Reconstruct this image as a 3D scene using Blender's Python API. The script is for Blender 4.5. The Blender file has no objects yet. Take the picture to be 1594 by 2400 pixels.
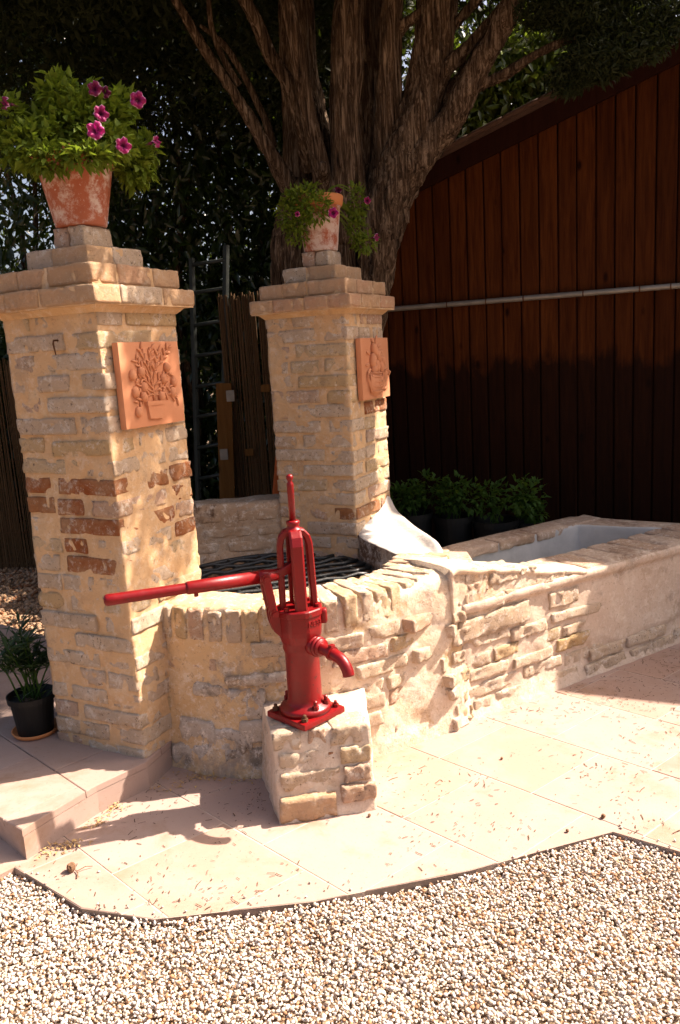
import bpy, math, random
import numpy as np
from mathutils import Vector, Matrix

# ------------------------------------------------------------------ camera
scene = bpy.context.scene
W_, H_ = 1594, 2400
FPX = 1900.0
PITCH = math.atan(FPX / 9817.0)
ROLL = math.atan(583 / 9800.0)
CAM_H = 1.6
F0 = np.array([0, math.cos(PITCH), -math.sin(PITCH)])
R0 = np.array([1.0, 0, 0])
U0 = np.array([0, math.sin(PITCH), math.cos(PITCH)])
sR, cR = math.sin(ROLL), math.cos(ROLL)
CAM_R = R0 * cR - U0 * sR
CAM_U = R0 * sR + U0 * cR

cd = bpy.data.cameras.new("camera")
cam = bpy.data.objects.new("camera", cd)
scene.collection.objects.link(cam)
M = Matrix.Identity(4)
for i in range(3):
    M[i][0] = CAM_R[i]
    M[i][1] = CAM_U[i]
    M[i][2] = -F0[i]
M[2][3] = CAM_H
cam.matrix_world = M
cd.sensor_fit = 'VERTICAL'
cd.sensor_height = 36.0
cd.lens = 36.0 * FPX / H_
cd.clip_start = 0.05
cd.clip_end = 500
scene.camera = cam

# ------------------------------------------------------------------ light
SUN = (0.87, 0.23)          # horizontal run towards the sun per metre of height
wd = bpy.data.worlds.new("World")
scene.world = wd
wd.use_nodes = True
nt = wd.node_tree
bg = nt.nodes["Background"]
sky = nt.nodes.new("ShaderNodeTexSky")
sky.sky_type = 'NISHITA'
sky.sun_disc = False
sky.sun_elevation = math.atan(1 / math.hypot(*SUN))
sky.sun_rotation = math.atan2(SUN[0], SUN[1])
sky.air_density = 0.8
sky.dust_density = 6.0
sky.ozone_density = 0.4
nt.links.new(sky.outputs[0], bg.inputs[0])
bg.inputs[1].default_value = 0.085
sd = bpy.data.lights.new("sun", 'SUN')
sd.energy = 5.0
sd.angle = math.radians(0.5)
sd.color = (1.0, 0.92, 0.82)
so = bpy.data.objects.new("sun", sd)
scene.collection.objects.link(so)
so.location = (8, 2, 10)
so.rotation_euler = Vector((-SUN[0], -SUN[1], -1)).to_track_quat('-Z', 'Y').to_euler()
vs = scene.view_settings
vs.view_transform = 'Standard'
vs.look = 'None'
vs.exposure = 1.60
vs.gamma = 1.0
vs.use_curve_mapping = False
vs.use_white_balance = True          # camera balanced for open shade: warm picture
vs.white_balance_temperature = 6950
vs.white_balance_tint = 15
scene.cycles.max_bounces = 8
scene.cycles.use_denoising = True

# ------------------------------------------------------------------ helpers
rng = np.random.default_rng(7)
random.seed(7)
COL = scene.collection
WLOC = {}


def ray(x, y):
    u, v = x - W_ / 2, y - H_ / 2
    a, b = u * cR - v * sR, -u * sR - v * cR
    return F0 + R0 * a / FPX + U0 * b / FPX


def at(x, y, Y):
    r = ray(x, y)
    return np.array([0, 0, CAM_H]) + r * (Y / r[1])


def atz(x, y, z):
    r = ray(x, y)
    return np.array([0, 0, CAM_H]) + r * ((z - CAM_H) / r[2])


def hash3(i, j, k, seed):
    h = (i.astype(np.int64) * 374761393 + j.astype(np.int64) * 668265263 + k.astype(np.int64) * 2147483647 + seed * 974634541) & 0xFFFFFFFF
    h = ((h ^ (h >> 13)) * 1274126177) & 0xFFFFFFFF
    h = (h ^ (h >> 16)) & 0xFFFF
    return h / 32767.5 - 1.0


def vnoise(P, scale, seed=0):
    Q = np.asarray(P, float) * scale
    I = np.floor(Q).astype(np.int64)
    f = Q - I
    f = f * f * (3 - 2 * f)
    out = 0
    for dx in (0, 1):
        wx = f[:, 0] if dx else 1 - f[:, 0]
        for dy in (0, 1):
            wy = f[:, 1] if dy else 1 - f[:, 1]
            for dz in (0, 1):
                wz = f[:, 2] if dz else 1 - f[:, 2]
                out = out + wx * wy * wz * hash3(I[:, 0] + dx, I[:, 1] + dy, I[:, 2] + dz, seed)
    return out


def fbm(P, scale, octv=3, seed=0, gain=0.5):
    out, a, tot = 0, 1.0, 0
    for o in range(octv):
        out = out + a * vnoise(P, scale * 2 ** o, seed + 17 * o)
        tot += a
        a *= gain
    return out / tot


class MB:
    """collects shapes for one mesh"""
    def __init__(self):
        self.V, self.F, self.MI, self.n = [], [], [], 0

    def add(self, V, F, mi=0):
        V = np.asarray(V, float)
        self.V.append(V)
        for f in F:
            self.F.append(tuple(int(i) + self.n for i in f))
            self.MI.append(mi)
        self.n += len(V)
        return self

    def build(self, name, mat, parent=None, **k):
        return obj(name, np.vstack(self.V), self.F, mat, parent, mi=self.MI, **k)


def obj(name, V, F, mat, parent=None, smooth=False, mi=None, origin=None, cols=None):
    V = np.asarray(V, float)
    if origin is None:
        lo, hi = V.min(0), V.max(0)
        origin = np.array([(lo[0] + hi[0]) / 2, (lo[1] + hi[1]) / 2, lo[2]])
    origin = np.asarray(origin, float)
    me = bpy.data.meshes.new(name)
    L = V - origin
    if isinstance(F, np.ndarray):
        nv = F.shape[1]
        me.vertices.add(len(L))
        me.vertices.foreach_set("co", L.astype(np.float32).ravel())
        me.loops.add(F.size)
        me.loops.foreach_set("vertex_index", F.astype(np.int32).ravel())
        me.polygons.add(len(F))
        me.polygons.foreach_set("loop_start", np.arange(0, F.size, nv, dtype=np.int32))
        me.update(calc_edges=True)
        me.validate()
    else:
        me.from_pydata(L.tolist(), [], F)
        me.update()
    mats = mat if isinstance(mat, (list, tuple)) else [mat]
    for m in mats:
        me.materials.append(m)
    if mi is not None and len(mats) > 1:
        me.polygons.foreach_set("material_index", np.asarray(mi, dtype=np.int32))
    if smooth:
        me.polygons.foreach_set("use_smooth", np.ones(len(me.polygons), dtype=bool))
    if cols is not None:
        ca = me.color_attributes.new("Col", 'FLOAT_COLOR', 'POINT')
        ca.data.foreach_set("color", np.asarray(cols, dtype=np.float32).ravel())
    o = bpy.data.objects.new(name, me)
    COL.objects.link(o)
    if parent is not None:
        o.parent = parent
        o.location = origin - WLOC[parent.name]
    else:
        o.location = origin
    WLOC[o.name] = origin
    return o


def thing(name, label, cat, loc, group=None):
    o = bpy.data.objects.new(name, None)
    COL.objects.link(o)
    o.empty_display_size = 0.1
    o.location = loc
    WLOC[o.name] = np.asarray(loc, float)
    return tag(o, label, cat, group)


def tag(o, label=None, cat=None, group=None, kind=None):
    if label: o["label"] = label
    if cat: o["category"] = cat
    if group: o["group"] = group
    if kind: o["kind"] = kind
    return o


_boxcache = {}


def boxgrid(nx, ny, nz):
    key = (nx, ny, nz)
    if key in _boxcache:
        return _boxcache[key]
    idx, V, F = {}, [], []

    def vid(i, j, k):
        if (i, j, k) not in idx:
            idx[(i, j, k)] = len(V)
            V.append((2 * i / nx - 1, 2 * j / ny - 1, 2 * k / nz - 1))
        return idx[(i, j, k)]
    for i in range(nx):
        for j in range(ny):
            F.append((vid(i, j, 0), vid(i, j + 1, 0), vid(i + 1, j + 1, 0), vid(i + 1, j, 0)))
            F.append((vid(i, j, nz), vid(i + 1, j, nz), vid(i + 1, j + 1, nz), vid(i, j + 1, nz)))
    for i in range(nx):
        for k in range(nz):
            F.append((vid(i, 0, k), vid(i + 1, 0, k), vid(i + 1, 0, k + 1), vid(i, 0, k + 1)))
            F.append((vid(i, ny, k), vid(i, ny, k + 1), vid(i + 1, ny, k + 1), vid(i + 1, ny, k)))
    for j in range(ny):
        for k in range(nz):
            F.append((vid(0, j, k), vid(0, j, k + 1), vid(0, j + 1, k + 1), vid(0, j + 1, k)))
            F.append((vid(nx, j, k), vid(nx, j + 1, k), vid(nx, j + 1, k + 1), vid(nx, j, k + 1)))
    _boxcache[key] = (np.array(V), F)
    return _boxcache[key]


def rbox(size, r, seg=(6, 3, 3)):
    """rounded box about the origin"""
    V, F = boxgrid(*seg)
    h = np.array(size) / 2.0
    # push grid lines towards the edges so that the rounding is resolved
    S = np.sign(V) * np.abs(V) ** 0.8
    P = S * h
    inner = np.clip(P, -(h - r), h - r)
    D = P - inner
    n = np.linalg.norm(D, axis=1, keepdims=True)
    P = np.where(n > 1e-9, inner + D / np.maximum(n, 1e-9) * np.minimum(n, r), P)
    return P, F


def frame(ax, up=(0, 0, 1)):
    """rotation whose columns are ax, side, up"""
    x = np.asarray(ax, float)
    x = x / np.linalg.norm(x)
    z = np.asarray(up, float)
    y = np.cross(z, x)
    y /= np.linalg.norm(y)
    z = np.cross(x, y)
    return np.stack([x, y, z], 1)


_bseed = [0]


def brick_mesh(c, ax, size, up=(0, 0, 1), r=0.006, amp=0.004, seg=(14, 6, 5)):
    """size: along ax, along side, along up"""
    _bseed[0] += 1
    P, F = rbox(size, min(r, min(size) * 0.45), seg)
    Q = P @ frame(ax, up).T + np.asarray(c, float)
    C = Q - np.asarray(c, float)
    nrm = C / np.maximum(np.linalg.norm(C, axis=1, keepdims=True), 1e-6)
    d = fbm(Q + _bseed[0] * 3.7, 16, 3, _bseed[0]) * amp
    d += fbm(Q + _bseed[0] * 2.1, 60, 2, 77) * amp * 0.7
    d -= np.maximum(0, vnoise(Q + _bseed[0] * 1.3, 34, 5) - 0.30) * amp * 3.2
    return Q + nrm * d[:, None] * 1.6, F


def brick(parent, c, ax, size, mat, up=(0, 0, 1), name="brick", **k):
    V, F = brick_mesh(c, ax, size, up, **k)
    return obj(name, V, F, mat, parent, smooth=True, origin=np.asarray(c, float))


def tube(path, radii, n=12, cap=True):
    path = [np.asarray(p, float) for p in path]
    if np.isscalar(radii):
        radii = [radii] * len(path)
    V, F = [], []
    t0 = path[1] - path[0]
    t0 /= np.linalg.norm(t0)
    up = np.array([0, 0, 1.0]) if abs(t0[2]) < 0.9 else np.array([1.0, 0, 0])
    s = np.cross(t0, up)
    s /= np.linalg.norm(s)
    for i, p in enumerate(path):
        a = path[max(i - 1, 0)]
        b = path[min(i + 1, len(path) - 1)]
        t = (b - a) / np.linalg.norm(b - a)
        s = s - t * (s @ t)
        s /= np.linalg.norm(s)
        w = np.cross(t, s)
        for k in range(n):
            an = 2 * math.pi * k / n
            V.append(p + radii[i] * (math.cos(an) * s + math.sin(an) * w))
    for i in range(len(path) - 1):
        for k in range(n):
            F.append((i * n + k, i * n + (k + 1) % n, (i + 1) * n + (k + 1) % n, (i + 1) * n + k))
    if cap:
        F.append(tuple(reversed(range(n))))
        F.append(tuple((len(path) - 1) * n + k for k in range(n)))
    return np.array(V), F


def lathe(prof, n=32, c=(0, 0, 0), cap=True):
    """prof: list of (r, z)"""
    V, F = [], []
    for r, z in prof:
        for k in range(n):
            an = 2 * math.pi * k / n
            V.append((c[0] + r * math.cos(an), c[1] + r * math.sin(an), c[2] + z))
    m = len(prof)
    for i in range(m - 1):
        for k in range(n):
            F.append((i * n + k, i * n + (k + 1) % n, (i + 1) * n + (k + 1) % n, (i + 1) * n + k))
    if cap:
        F.append(tuple(reversed(range(n))))
        F.append(tuple((m - 1) * n + k for k in range(n)))
    return np.array(V), F


def prism(poly, z0, z1):
    n = len(poly)
    V = [(p[0], p[1], z0) for p in poly] + [(p[0], p[1], z1) for p in poly]
    F = [tuple(reversed(range(n))), tuple(range(n, 2 * n))]
    for i in range(n):
        j = (i + 1) % n
        F.append((i, j, n + j, n + i))
    return np.array(V, float), F


def ellipsoid(c, ax, size, n=10, m=6, up=(0, 0, 1)):
    V, F = [], []
    for i in range(m + 1):
        th = math.pi * i / m
        for k in range(n):
            an = 2 * math.pi * k / n
            V.append((math.cos(th), math.sin(th) * math.cos(an), math.sin(th) * math.sin(an)))
    for i in range(m):
        for k in range(n):
            F.append((i * n + k, (i + 1) * n + k, (i + 1) * n + (k + 1) % n, i * n + (k + 1) % n))
    V = np.array(V) * np.array(size)
    return V @ frame(ax, up).T + np.asarray(c, float), F


def gridF(nu, nv, closed_u=False):
    F = []
    mu = nu if closed_u else nu - 1
    for i in range(mu):
        for j in range(nv - 1):
            a, b = i * nv + j, ((i + 1) % nu) * nv + j
            F.append((a, b, b + 1, a + 1))
    return np.array(F, dtype=np.int64)


def rand_unit(n):
    v = rng.normal(size=(n, 3))
    return v / np.linalg.norm(v, axis=1, keepdims=True)


def leaves(P, D, N, L, Wd, fold=0.25):
    """folded leaf blades: base P, direction D, normal N, length L, width Wd (arrays)"""
    n = len(P)
    D = D / np.linalg.norm(D, axis=1, keepdims=True)
    S = np.cross(D, N)
    S /= np.maximum(np.linalg.norm(S, axis=1, keepdims=True), 1e-6)
    Nn = np.cross(S, D)
    L = np.broadcast_to(L, (n,))[:, None]
    Wd = np.broadcast_to(Wd, (n,))[:, None]
    mid = P + D * L * 0.45
    V = np.empty((n, 6, 3))
    V[:, 0] = P
    V[:, 1] = mid + S * Wd * 0.5 + Nn * Wd * fold
    V[:, 2] = P + D * L * 0.98 - Nn * L * 0.12
    V[:, 3] = mid - S * Wd * 0.5 + Nn * Wd * fold
    V[:, 4] = mid
    V[:, 5] = P + D * L - Nn * L * 0.12
    b = np.arange(n)[:, None] * 6
    F = np.concatenate([b + np.array([[0, 4, 1]]), b + np.array([[1, 4, 2]]), b + np.array([[0, 3, 4]]), b + np.array([[3, 2, 4]])])
    return V.reshape(-1, 3), F


# ------------------------------------------------------------------ materials
def new_mat(name):
    m = bpy.data.materials.new(name)
    m.use_nodes = True
    n = m.node_tree.nodes
    return m, m.node_tree, n["Principled BSDF"]


class NB:
    def __init__(self, t):
        self.t = t

    def n(self, kind, **k):
        nd = self.t.nodes.new("ShaderNode" + kind)
        for a, b in k.items():
            setattr(nd, a, b)
        return nd

    def l(self, a, b):
        self.t.links.new(a, b)

    def pos(self, scale=(1, 1, 1)):
        g = self.n("NewGeometry")
        mp = self.n("Mapping")
        mp.inputs["Scale"].default_value = scale
        self.l(g.outputs["Position"], mp.inputs["Vector"])
        return mp.outputs[0]

    def noise(self, vec, scale, detail=4, rough=0.6, dist=0.0):
        nd = self.n("TexNoise")
        nd.inputs["Scale"].default_value = scale
        nd.inputs["Detail"].default_value = detail
        nd.inputs["Roughness"].default_value = rough
        nd.inputs["Distortion"].default_value = dist
        self.l(vec, nd.inputs["Vector"])
        return nd.outputs["Fac"]

    def ramp(self, fac, stops):
        r = self.n("ValToRGB")
        e = r.color_ramp.elements
        while len(e) < len(stops):
            e.new(0.5)
        for i, (p, c) in enumerate(stops):
            e[i].position = p
            e[i].color = (*c, 1) if len(c) == 3 else c
        self.l(fac, r.inputs[0])
        return r.outputs[0]

    def mix(self, fac, a, b, mode='MIX'):
        m = self.n("Mix", data_type='RGBA', blend_type=mode)
        if isinstance(fac, (int, float)):
            m.inputs[0].default_value = fac
        else:
            self.l(fac, m.inputs[0])
        for s, v in ((m.inputs[6], a), (m.inputs[7], b)):
            if isinstance(v, tuple):
                s.default_value = (*v, 1)
            else:
                self.l(v, s)
        return m.outputs[2]

    def bump(self, h, strength, dist, bsdf, prev=None):
        b = self.n("Bump")
        b.inputs["Strength"].default_value = strength
        b.inputs["Distance"].default_value = dist
        self.l(h, b.inputs["Height"])
        if prev is not None:
            self.l(prev, b.inputs["Normal"])
        self.l(b.outputs[0], bsdf.inputs["Normal"])
        return b.outputs[0]


def bwf(a, b):
    return [(a, (0, 0, 0)), (b, (1, 1, 1))]


def grime(b, p, base, amount=1.0, grey=0.5):
    """weathering shared by old brick and mortar: lime bloom, grey crust, dark pits"""
    n1 = b.noise(p, 6.5, 8, 0.72, 0.15)
    base = b.mix(b.ramp(n1, [(0.54, (0, 0, 0)), (0.62, (grey,) * 3)]), base, (0.38, 0.26, 0.165))
    n2 = b.noise(p, 24, 10, 0.82, 0.1)
    base = b.mix(b.ramp(n2, [(0.525, (0, 0, 0)), (0.585, (min(1.0, 0.9 * amount),) * 3)]), base, (0.73, 0.63, 0.52))
    n3 = b.noise(p, 62, 8, 0.8, 0.1)
    base = b.mix(b.ramp(n3, [(0.37, (min(1.0, 0.95 * amount),) * 3), (0.43, (0, 0, 0))]), base, (0.12, 0.075, 0.05))
    return base, n2, n3


def brick_mat(name, ca, cb, cc, lime=0.5, grey=0.35):
    """old brick: base colour varies from piece to piece; lime patches and dark pits"""
    m, t, bs = new_mat(name)
    b = NB(t)
    p = b.pos()
    oi = b.n("ObjectInfo")
    base = b.ramp(oi.outputs["Random"], [(0.0, ca), (0.5, cb), (1.0, cc)])
    n1 = b.noise(p, 9, 5, 0.65)
    base = b.mix(b.ramp(n1, [(0.4, (0, 0, 0)), (0.75, (0.6, 0.6, 0.6))]), base, (0.52, 0.36, 0.21))
    base, n2, n3 = grime(b, p, base, 0.4 + lime, grey)
    b.l(base, bs.inputs["Base Color"])
    bs.inputs["Roughness"].default_value = 0.94
    bs.inputs["Specular IOR Level"].default_value = 0.2
    q = b.bump(b.ramp(n3, bwf(0.28, 0.6)), 0.8, 0.006, bs)
    b.bump(n2, 0.7, 0.010, bs, q)
    return m


def mortar_mat(name, ca, cb, dark_tone=(0.30, 0.24, 0.18), st=0.62, pale=(0.66, 0.56, 0.44), gr=0.5):
    m, t, bs = new_mat(name)
    b = NB(t)
    p = b.pos()
    n1 = b.noise(p, 4.5, 5, 0.6, 0.4)
    base = b.ramp(n1, [(0.3, ca), (0.7, cb)])
    n2 = b.noise(p, 3.2, 9, 0.7, 0.25)
    base = b.mix(b.ramp(n2, bwf(st, st + 0.07)), base, dark_tone)
    n3 = b.noise(p, 11, 6, 0.72, 0.5)
    base = b.mix(b.ramp(n3, [(0.52, (0, 0, 0)), (0.68, (0.7, 0.7, 0.7))]), base, pale)
    base, g2, g3 = grime(b, p, base, gr)
    b.l(base, bs.inputs["Base Color"])
    bs.inputs["Roughness"].default_value = 0.95
    bs.inputs["Specular IOR Level"].default_value = 0.15
    h = b.noise(p, 60, 6, 0.75)
    q = b.bump(h, 0.7, 0.006, bs)
    b.bump(g2, 0.5, 0.010, bs, q)
    return m


def plain_mat(name, ca, cb, scale=8, rough=0.8, bump=0.2, bscale=60, metal=0.0, spec=0.3, stretch=(1, 1, 1), det=5, bd=0.004):
    m, t, bs = new_mat(name)
    b = NB(t)
    p = b.pos(stretch)
    n1 = b.noise(p, scale, det, 0.6)
    b.l(b.ramp(n1, [(0.3, ca), (0.7, cb)]), bs.inputs["Base Color"])
    bs.inputs["Roughness"].default_value = rough
    bs.inputs["Metallic"].default_value = metal
    bs.inputs["Specular IOR Level"].default_value = spec
    if bump:
        b.bump(b.noise(p, bscale, 5, 0.65), bump, bd, bs)
    return m


def leaf_mat(name, ca, cb, rough=0.45, trans=0.35, spec=0.4):
    m, t, bs = new_mat(name)
    b = NB(t)
    p = b.pos()
    n1 = b.noise(p, 37, 3, 0.7)
    col = b.ramp(n1, [(0.3, ca), (0.7, cb)])
    b.l(col, bs.inputs["Base Color"])
    bs.inputs["Roughness"].default_value = rough
    bs.inputs["Specular IOR Level"].default_value = spec
    tr = b.n("BsdfTranslucent")
    b.l(b.mix(0.5, col, (0.20, 0.30, 0.02)), tr.inputs["Color"])
    ms = b.n("MixShader")
    ms.inputs[0].default_value = trans
    b.l(bs.outputs[0], ms.inputs[1])
    b.l(tr.outputs[0], ms.inputs[2])
    b.l(ms.outputs[0], t.nodes["Material Output"].inputs["Surface"])
    return m


M_PALE = brick_mat("brick_pale", (0.55, 0.41, 0.29), (0.63, 0.49, 0.36), (0.58, 0.43, 0.31), 0.6, 0.28)
M_OCHRE = brick_mat("brick_ochre", (0.57, 0.38, 0.19), (0.56, 0.41, 0.25), (0.60, 0.44, 0.27), 0.4, 0.28)
M_RED = brick_mat("brick_red", (0.27, 0.070, 0.018), (0.32, 0.095, 0.028), (0.34, 0.14, 0.055), 0.15, 0.2)
M_ROSE = brick_mat("brick_rose", (0.52, 0.32, 0.22), (0.56, 0.37, 0.26), (0.50, 0.35, 0.26), 0.5, 0.28)
M_CAP = brick_mat("brick_cap", (0.52, 0.30, 0.16), (0.58, 0.37, 0.22), (0.54, 0.30, 0.18), -0.1, 0.12)
M_MORTAR = mortar_mat("mortar_tan", (0.55, 0.34, 0.175), (0.60, 0.40, 0.225), st=0.75, pale=(0.64, 0.49, 0.33), gr=0.35)
M_MORTAR2 = mortar_mat("mortar_wall", (0.56, 0.36, 0.18), (0.62, 0.43, 0.25), dark_tone=(0.33, 0.25, 0.185), st=0.505, pale=(0.64, 0.50, 0.35), gr=0.6)
M_LIMED = mortar_mat("limewashed_wall", (0.58, 0.43, 0.29), (0.64, 0.52, 0.40), dark_tone=(0.50, 0.33, 0.18), st=0.56, pale=(0.70, 0.62, 0.53), gr=0.6)
M_PLASTER = mortar_mat("plaster_pale", (0.54, 0.41, 0.31), (0.60, 0.47, 0.36), dark_tone=(0.40, 0.31, 0.24), st=0.57, gr=0.45)
M_WHITE = plain_mat("lime_render", (0.38, 0.34, 0.30), (0.50, 0.46, 0.42), 9, 0.9, 0.7, 35, det=8, bd=0.008)
M_OLD = mortar_mat("old_render", (0.40, 0.265, 0.165), (0.50, 0.36, 0.24), dark_tone=(0.12, 0.065, 0.038), st=0.485, pale=(0.50, 0.43, 0.35), gr=0.7)
M_BASIN = plain_mat("basin_render", (0.38, 0.375, 0.36), (0.50, 0.49, 0.47), 7, 0.85, 0.4, 40)


def slab_mat():
    m, t, bs = new_mat("paving_cotto")
    b = NB(t)
    p = b.pos()
    oi = b.n("ObjectInfo")
    base = b.ramp(oi.outputs["Random"], [(0.0, (0.295, 0.200, 0.158)), (0.35, (0.355, 0.252, 0.208)), (0.7, (0.325, 0.227, 0.182)), (1.0, (0.34, 0.222, 0.168))])
    n1 = b.noise(p, 5, 7, 0.65, 0.2)
    base = b.mix(b.ramp(n1, [(0.45, (0, 0, 0)), (0.7, (0.8, 0.8, 0.8))]), base, (0.365, 0.268, 0.225))
    n2 = b.noise(p, 2.6, 8, 0.7, 0.2)
    base = b.mix(b.ramp(n2, [(0.54, (0, 0, 0)), (0.66, (0.75, 0.75, 0.75))]), base, (0.27, 0.165, 0.105))
    n3 = b.noise(p, 90, 5, 0.75)
    base = b.mix(b.ramp(n3, [(0.32, (0.8,) * 3), (0.40, (0, 0, 0))]), base, (0.20, 0.125, 0.085))
    b.l(base, bs.inputs["Base Color"])
    bs.inputs["Roughness"].default_value = 0.85
    bs.inputs["Specular IOR Level"].default_value = 0.2
    q = b.bump(n3, 0.25, 0.002, bs)
    b.bump(n1, 0.35, 0.006, bs, q)
    return m


M_SLAB = slab_mat()
M_JOINT = plain_mat("joint_mortar", (0.36, 0.27, 0.21), (0.46, 0.36, 0.29), 20, 0.95, 0.3, 80)
M_SOIL = plain_mat("soil", (0.05, 0.035, 0.022), (0.09, 0.06, 0.04), 30, 1.0, 0.8, 60, bd=0.01)


def red_paint():
    m, t, bs = new_mat("red_paint")
    b = NB(t)
    p = b.pos()
    n1 = b.noise(p, 14, 5, 0.65)
    base = b.ramp(n1, [(0.3, (0.145, 0.0025, 0.0035)), (0.7, (0.205, 0.0035, 0.0045))])
    n2 = b.noise(p, 45, 5, 0.75)
    base = b.mix(b.ramp(n2, bwf(0.66, 0.74)), base, (0.30, 0.05, 0.04))
    n3 = b.noise(p, 26, 6, 0.8)
    base = b.mix(b.ramp(n3, bwf(0.60, 0.65)), base, (0.075, 0.014, 0.010))
    b.l(base, bs.inputs["Base Color"])
    b.l(b.ramp(n2, [(0.3, (0.28,) * 3), (0.75, (0.5,) * 3)]), bs.inputs["Roughness"])
    bs.inputs["Specular IOR Level"].default_value = 0.35
    b.bump(b.noise(p, 120, 4, 0.6), 0.25, 0.0015, bs)
    return m


M_REDP = red_paint()
M_IRON = plain_mat("black_iron", (0.008, 0.009, 0.009), (0.02, 0.021, 0.02), 20, 0.42, 0.3, 90, 0.0, 0.5)
M_GALV = plain_mat("galvanised_pipe", (0.20, 0.18, 0.15), (0.30, 0.27, 0.23), 12, 0.55, 0.15, 60, 0.5)
M_LADDER = plain_mat("ladder_metal", (0.022, 0.027, 0.023), (0.042, 0.046, 0.04), 12, 0.5, 0.1, 60, 0.4)
M_RUST = plain_mat("rust", (0.06, 0.025, 0.012), (0.12, 0.05, 0.02), 30, 0.9, 0.4, 90)
M_PLASTIC = plain_mat("black_plastic", (0.004, 0.0045, 0.0045), (0.008, 0.008, 0.0075), 10, 0.5, 0.05, 60)
M_ORANGE = plain_mat("orange_paint", (0.55, 0.10, 0.015), (0.62, 0.13, 0.02), 10, 0.6, 0.1, 60)


def terracotta(name, white=0.5):
    m, t, bs = new_mat(name)
    b = NB(t)
    p = b.pos()
    n1 = b.noise(p, 9, 5, 0.6)
    base = b.ramp(n1, [(0.3, (0.30, 0.075, 0.035)), (0.7, (0.40, 0.125, 0.06))])
    n2 = b.noise(p, 11, 9, 0.78, 0.12)
    base = b.mix(b.ramp(n2, bwf(0.58 - 0.16 * white, 0.68 - 0.14 * white)), base, (0.55, 0.42, 0.36))
    n3 = b.noise(p, 34, 6, 0.75)
    base = b.mix(b.ramp(n3, bwf(0.62, 0.70)), base, (0.66, 0.58, 0.53))
    n4 = b.noise(p, 8, 6, 0.75)
    base = b.mix(b.ramp(n4, bwf(0.60, 0.72)), base, (0.24, 0.085, 0.05))
    b.l(base, bs.inputs["Base Color"])
    bs.inputs["Roughness"].default_value = 0.85
    b.bump(n3, 0.3, 0.004, bs)
    return m


M_POT1 = terracotta("terracotta_weathered", 0.62)
M_POT2 = terracotta("terracotta_limed", 1.0)
M_POTRIM = plain_mat("terracotta_plain", (0.50, 0.17, 0.055), (0.56, 0.22, 0.08), 9, 0.8, 0.2, 60)
M_PLAQUE = plain_mat("terracotta_plaque", (0.50, 0.20, 0.095), (0.56, 0.25, 0.13), 6, 0.8, 0.2, 80)


def wood_mat(name, c0, c1, dark_tone=None):
    m, t, bs = new_mat(name)
    b = NB(t)
    p = b.pos((14, 14, 1.0))
    oi = b.n("ObjectInfo")
    ad = b.n("VectorMath", operation='ADD')
    b.l(p, ad.inputs[0])
    cx = b.n("CombineXYZ")
    mu = b.n("Math", operation='MULTIPLY')
    mu.inputs[1].default_value = 40
    b.l(oi.outputs["Random"], mu.inputs[0])
    b.l(mu.outputs[0], cx.inputs[2])
    b.l(cx.outputs[0], ad.inputs[1])
    n1 = b.noise(ad.outputs[0], 3.0, 7, 0.65, 0.6)
    base = b.ramp(n1, [(0.3, c0), (0.72, c1)])
    kn = b.n("TexVoronoi")
    kn.inputs["Scale"].default_value = 2.6
    mp = b.n("Mapping")
    mp.inputs["Scale"].default_value = (2.2, 2.2, 1)
    g = b.n("NewGeometry")
    b.l(g.outputs["Position"], mp.inputs[0])
    b.l(mp.outputs[0], kn.inputs["Vector"])
    base = b.mix(b.ramp(kn.outputs["Distance"], [(0.05, (1, 1, 1)), (0.11, (0, 0, 0))]), base, tuple(v * 0.35 for v in c0))
    base = b.mix(oi.outputs["Random"], base, b.mix(0.5, base, tuple(v * 0.45 for v in c0)))
    if dark_tone:
        # boards turn darker below a ragged edge
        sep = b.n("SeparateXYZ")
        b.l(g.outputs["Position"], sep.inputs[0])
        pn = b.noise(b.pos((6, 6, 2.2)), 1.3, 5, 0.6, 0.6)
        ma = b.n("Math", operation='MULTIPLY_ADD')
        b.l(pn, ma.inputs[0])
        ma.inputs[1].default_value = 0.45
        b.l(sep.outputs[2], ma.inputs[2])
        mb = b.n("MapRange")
        mb.inputs[1].default_value = dark_tone + 0.225 - 0.03
        mb.inputs[2].default_value = dark_tone + 0.225 + 0.05
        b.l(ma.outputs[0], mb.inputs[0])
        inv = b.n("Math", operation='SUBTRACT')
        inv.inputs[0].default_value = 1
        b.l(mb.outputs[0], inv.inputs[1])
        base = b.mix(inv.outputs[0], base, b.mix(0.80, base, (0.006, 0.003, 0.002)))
    b.l(base, bs.inputs["Base Color"])
    bs.inputs["Roughness"].default_value = 0.85
    bs.inputs["Specular IOR Level"].default_value = 0.06
    b.bump(n1, 0.5, 0.005, bs)
    return m


M_PLANK = wood_mat("shed_planks", (0.032, 0.0075, 0.0018), (0.100, 0.028, 0.0065), dark_tone=1.47)
M_FASCIA = wood_mat("fascia_board", (0.018, 0.005, 0.003), (0.03, 0.009, 0.005))
M_BOARD = wood_mat("old_board", (0.13, 0.055, 0.014), (0.22, 0.10, 0.03))
M_REED = plain_mat("reed_cane", (0.055, 0.027, 0.008), (0.12, 0.062, 0.022), 40, 0.8, 0.3, 90, stretch=(6, 6, 0.6))
M_ROOF = plain_mat("roof_tiles", (0.05, 0.025, 0.018), (0.09, 0.05, 0.035), 8, 0.9, 0.4, 30)


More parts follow.
